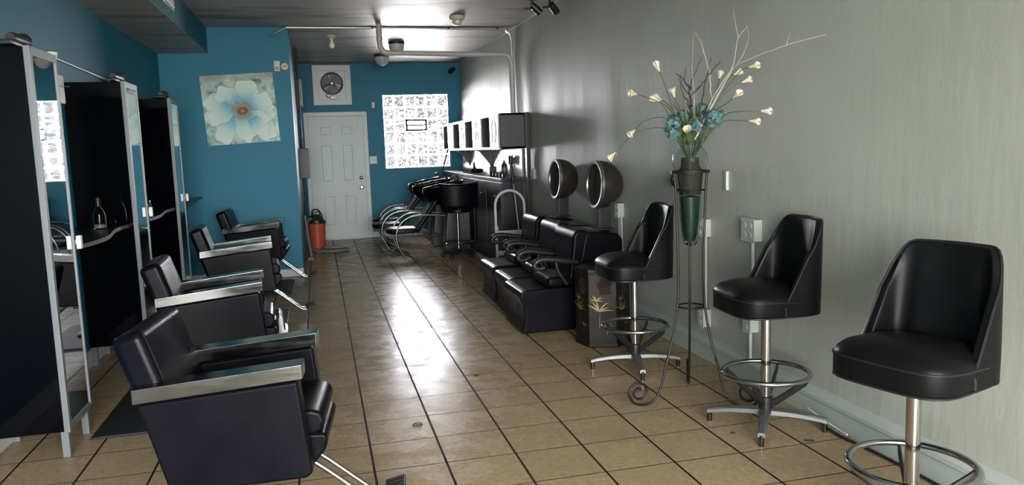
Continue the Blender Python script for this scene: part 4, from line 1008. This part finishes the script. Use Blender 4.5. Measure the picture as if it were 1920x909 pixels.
# ---------------------------------------------------------------- shampoo chairs and bowls
def shampoo_chair():
    t = thing('shampoo_chair', '', 'chair', (0, 0, 0), 0, 'chrome-armed shampoo chairs at the back')
    G = []; out = []
    for i in range(32):
        a = 2*PI*i/32; k = 3.4; ca, sa = math.cos(a), math.sin(a); r_ = 1/((abs(ca)**k+abs(sa)**k)**(1/k)); out.append((r_*ca*.24, r_*sa*.215))
    for s_, z in ((0, .325), (.85, .325), (.98, .34), (1, .36), (.98, .385), (.9, .40), (.5, .408), (0, .408)): G.append([(x*s_, y*s_, z) for x, y in out])
    MB().surf(G, cv=True).build('seat', 'stool_vinyl', t)
    R = Matrix.Rotation(R_(37), 4, 'Y'); MB().box((.305, 0, .56), (.06, .42, .50), .026, 4, R).build('backrest', 'stool_vinyl', t)
    for s_ in (-1, 1):
        y = s_*.245
        P_ = smooth([(.04, y, .008), (-.015, y, .035), (-.075, y, .12), (-.115, y, .24), (-.115, y, .345), (-.07, y, .45), (.02, y, .53), (.13, y, .565), (.30, y, .57), (.545, y, .555)], 6)
        fr_ = MB().tube(P_, .0125, 10).build('arm_frame', 'arm_chrome', t)
        mb = MB(); mb.tube(smooth([(-.06, y, .10), (-.01, y, .05), (.05, y, .022), (.085, y, .012)], 4), .012, 8, radii=None); mb.tube([(-.01, y, .035), (.0, y-.05*s_, .01)], .008, 6); mb.build('foot', 'dark_metal', fr_)
    for s_ in (-1, 1):
        mb = MB(); mb.tube([(-.10, s_*.245, .335), (.18, s_*.2, .335)], .008, 8); mb.tube([(.12, s_*.235, .30), (.50, s_*.235, .26)], .008, 8); mb.tube([(.16, s_*.235, .30), (.36, s_*.235, .56)], .008, 8)
        mb.build('side_bar', 'chrome', t)
    mb = MB(); mb.tube([(.48, -.235, .26), (.48, .235, .26)], .009, 8); mb.tube([(.12, -.235, .32), (.12, .235, .32)], .009, 8); mb.build('cross_bar', 'chrome', t)
    return t
def shampoo_bowl():
    t = thing('shampoo_bowl', '', 'basin', (0, 0, 0), 0, 'black shampoo bowls at the back')
    N_ = 40; rim = []
    for i in range(N_):
        a = 2*PI*i/N_; ca, sa = math.cos(a), math.sin(a); k = 2.8; r_ = 1/((abs(ca)**k+abs(sa)**k)**(1/k))
        x = r_*ca*.285-.04; y = r_*sa*.225*(1+.05*ca); dip = -.05*math.exp(-(sa/.28)**2)*(1 if ca < 0 else 0)
        rim.append(Vector((x, y, .03+.20*x/1.0*.9+dip+.0)))
    def ring(s_, dz): return [Vector((p.x*s_+.03*(1-s_), p.y*s_, p.z*(.5+.5*s_)+dz)) for p in rim]
    G = [ring(.30, -.20), ring(.55, -.19), ring(.80, -.13), ring(.95, -.045), ring(1.0, -.01), ring(1.0, 0), ring(.95, .0), ring(.90, -.03), ring(.74, -.10), ring(.5, -.155), ring(.2, -.165)]
    mb = MB(); mb.surf(G, cv=True)
    tb = bmesh.new(); tb.faces.new([tb.verts.new(q) for q in G[0]]); mb.take(tb); tb = bmesh.new(); tb.faces.new([tb.verts.new(q) for q in G[-1]]); mb.take(tb)
    bmesh.ops.remove_doubles(mb.bm, verts=mb.bm.verts, dist=1e-6); bmesh.ops.recalc_face_normals(mb.bm, faces=mb.bm.faces[:])
    b_ = mb.build('bowl', 'gloss_black', t)
    MB().tube([p+Vector((0, 0, .002)) for p in ring(.985, 0)], .006, 8, closed=True).build('bowl_rim', 'arm_chrome', b_)
    MB().tube(smooth([(.20, .04, .0), (.19, .04, .12), (.14, .04, .135), (.10, .04, .11)]), .010, 8).build('faucet', 'chrome', t); MB().tube([(.20, -.05, .0), (.20, -.05, .10)], .012, 8).build('faucet_handle', 'chrome', t)
    MB().prism([(-.06, -.92), (.30, -.92), (.30, -.12), (.18, -.14), (.02, -.17), (-.02, -.45)], -.15, .15, 'y', .012, 2).build('pedestal', 'cab_black', t)
    MB().b2((.05, -.12, -.925), (.30, .12, -.915), .002).build('pedestal_foot', 'dark_metal', t)
    return t
sc1 = shampoo_chair(); sb1 = shampoo_bowl()
spots = [(7.42, .91), (8.28, .79), (9.10, .85)]
labs = ('nearest black shampoo chair with curved chrome arms, beside the tall drafting stool', 'middle black shampoo chair with curved chrome arms', 'farthest black shampoo chair, nearest the back wall')
blabs = ('black shampoo bowl behind the drafting stool, nearest of the row', 'black shampoo bowl with pale curved rim, middle of the row', 'black shampoo bowl nearest the glass block window')
for k, (y, x) in enumerate(spots):
    o = sc1 if k == 0 else copy_tree(sc1); o.location = (x, y, 0); o['label'] = labs[k]
for k, (y, x) in enumerate(((7.55, 1.54), (8.40, 1.50), (9.2, 1.53))):
    o = sb1 if k == 0 else copy_tree(sb1); o.location = (x, y, .925); o['label'] = blabs[k]
t = thing('leaning_stick', 'thin wooden stick rising from the shampoo bowls to the wall cabinet', 'stick', (1.66, 8.85, .93))
MB().cyl((0, 0, 0), (.165, .1, .485), .012, .010, n=10).build('stick', 'twig', t)
MB().cyl((.163, .099, .48), (.168, .102, .497), .014, n=10).build('stick_cap', 'black', t)

# drafting stool
t = thing('drafting_stool', 'tall black drafting stool with chrome post and foot ring before the black counter', 'stool', (1.60, 7.02, 0))
G = []
for s_, z in ((0, .60), (.8, .60), (1, .615), (1, .645), (.95, .662), (.6, .67), (0, .672)): G.append([(.21*s_*math.cos(2*PI*i/32), .21*s_*math.sin(2*PI*i/32), z) for i in range(32)])
MB().surf(G, cv=True).build('seat', 'leather', t)
G = []
for i in range(13):
    u = i/12*2-1; row = []
    for k in range(9):
        v = k/8; wd = .235+.02*v; x = u*wd; y = -.20+.07*u*u; z = .665+.315*v+.02*abs(u)**3*v; row.append((x, y-.02*v, z))
    G.append(row)
o = MB().surf(G).build('backrest', 'leather', t); sm = o.modifiers.new('thick', 'SOLIDIFY'); sm.thickness = .035; sm.offset = 0
MB().cyl((0, 0, .10), (0, 0, .60), .022, n=18).build('post', 'chrome', t)
fr_ = MB().torus((0, 0, .195), .205, .011, 40, 8).build('foot_ring', 'chrome', t)
for k in range(3):
    a = 2*PI*k/3; MB().tube([(0, 0, .195), (.2*math.cos(a), .2*math.sin(a), .195)], .007, 8).build('ring_spoke', 'chrome', fr_)
for k in range(5):
    a = 2*PI*k/5+.3; MB().tube([(0, 0, .10), (.22*math.cos(a), .22*math.sin(a), .06)], .018, 8, radii=[.024, .014]).build('base_leg', 'black', t)
    MB().ball((.22*math.cos(a), .22*math.sin(a), .028), .028, n=12).build('caster', 'black', t.children[-1])
MB().tube([(0, .02, .60), (.02, .16, .52), (.03, .19, .50)], .006, 8).build('height_lever', 'chrome', t)

# ---------------------------------------------------------------- orange bucket vacuum and wand
t = thing('shop_vacuum', 'orange bucket shop vacuum with coiled grey hose beside the back door', 'vacuum cleaner', (-.235, 8.93, 0))
MB().lathe([(0, 0), (.108, 0), (.113, .008), (.128, .34), (.133, .36), (.133, .395), (.126, .395), (.12, .36), (0, .35)], 36).build('bucket', 'orange', t)
mb = MB(); mb.lathe([(0, .385), (.134, .385), (.138, .40), (.132, .425), (.11, .45), (.08, .50), (.05, .515), (0, .52)], 32); mb.box((0, -.12, .425), (.05, .03, .03), .005); mb.build('motor_head', 'dark_metal', t)
MB().tube(smooth([(-.06, 0, .49), (-.05, -.01, .57), (0, -.02, .60), (.05, -.01, .57), (.06, 0, .49)]), .011, 8).build('carry_handle', 'black', t)
P_ = smooth([(-.06, -.06, .46), (-.11, -.12, .45), (-.16, -.20, .30), (-.13, -.34, .10), (-.04, -.48, .03), (.12, -.60, .026), (.30, -.62, .026), (.42, -.55, .026), (.40, -.44, .03), (.26, -.40, .03), (.12, -.44, .045), (.10, -.53, .07), (.22, -.585, .072), (.36, -.57, .072)], 8)
MB().tube(P_, .021, 12).build('hose', 'hose', t)
MB().tube(smooth([(-.08, .04, .47), (-.02, .08, .54), (.06, .06, .55), (.09, .0, .48), (.05, -.07, .46), (-.03, -.08, .48)]), .012, 8).build('power_cord', 'hose', t)
t = thing('vacuum_wand', 'grey vacuum wand with dark floor nozzle leaning on the partition side', 'vacuum wand', (-.335, 7.60, 0))
MB().tube([(.015, 0, .06), (-.04, .12, .60)], .016, 12).build('wand_tube', 'hose', t)
MB().prism([(-.05, 0), (.055, 0), (.05, .03), (.03, .055), (-.02, .055), (-.045, .03)], -.035, .035, 'y', .006, 2).build('nozzle', 'black', t)

# ---------------------------------------------------------------- small things on the floor
P_ = smooth([(2.205, .30, .014), (2.20, .18, .02), (2.19, .09, .012), (2.185, -.02, .012), (2.20, -.17, .012), (2.21, -.45, .012), (2.205, -.9, .012), (2.21, -1.6, .012)], 6)
t = tag(MB().tube(P_, .0075, 8).build('floor_cable', 'dark_metal'), 'dark cable running along the foot of the right wall baseboard', 'cable')
t = tag(MB().tube(smooth([(2.215, .30, .050), (2.213, .20, .036), (2.212, .06, .024), (2.205, -.02, .024)]), .004, 6).build('frayed_cord', 'white'), 'frayed white cord at the foot of the middle stool base', 'cord')
mb = MB(); mb.tube([(.026*math.cos(2*PI*i/24), .020*math.sin(2*PI*i/24)*(1+.15*math.sin(2*PI*i/24)), .003) for i in range(24)], .0022, 6, closed=True)
tag(mb.build('hair_tie', 'black', None, (.262, .862, 0)), 'thin dark hair tie ring lying on a floor tile in the aisle', 'hair tie')
def speck(loc, s_, lab, seed):
    rr_ = random.Random(seed); mb = MB()
    for k in range(7): mb.ball((rr_.uniform(-1, 1)*s_, rr_.uniform(-1, 1)*s_*.6, .003), .003+.003*rr_.random(), (1.6, 1, .7), 8)
    tag(mb.build('hair_clump', 'dirt', None, loc), lab, 'dirt clump', 'dark specks on the floor')
speck((2.03, .02, 0), .02, 'small dark clump of dirt on the tile right of the middle stool base', 1)
speck((1.74, .22, 0), .006, 'tiny dark speck on the tile before the middle stool base', 2)
speck((.735, 1.62, 0), .012, 'small dark sliver on the aisle tiles beyond the hair tie', 3)
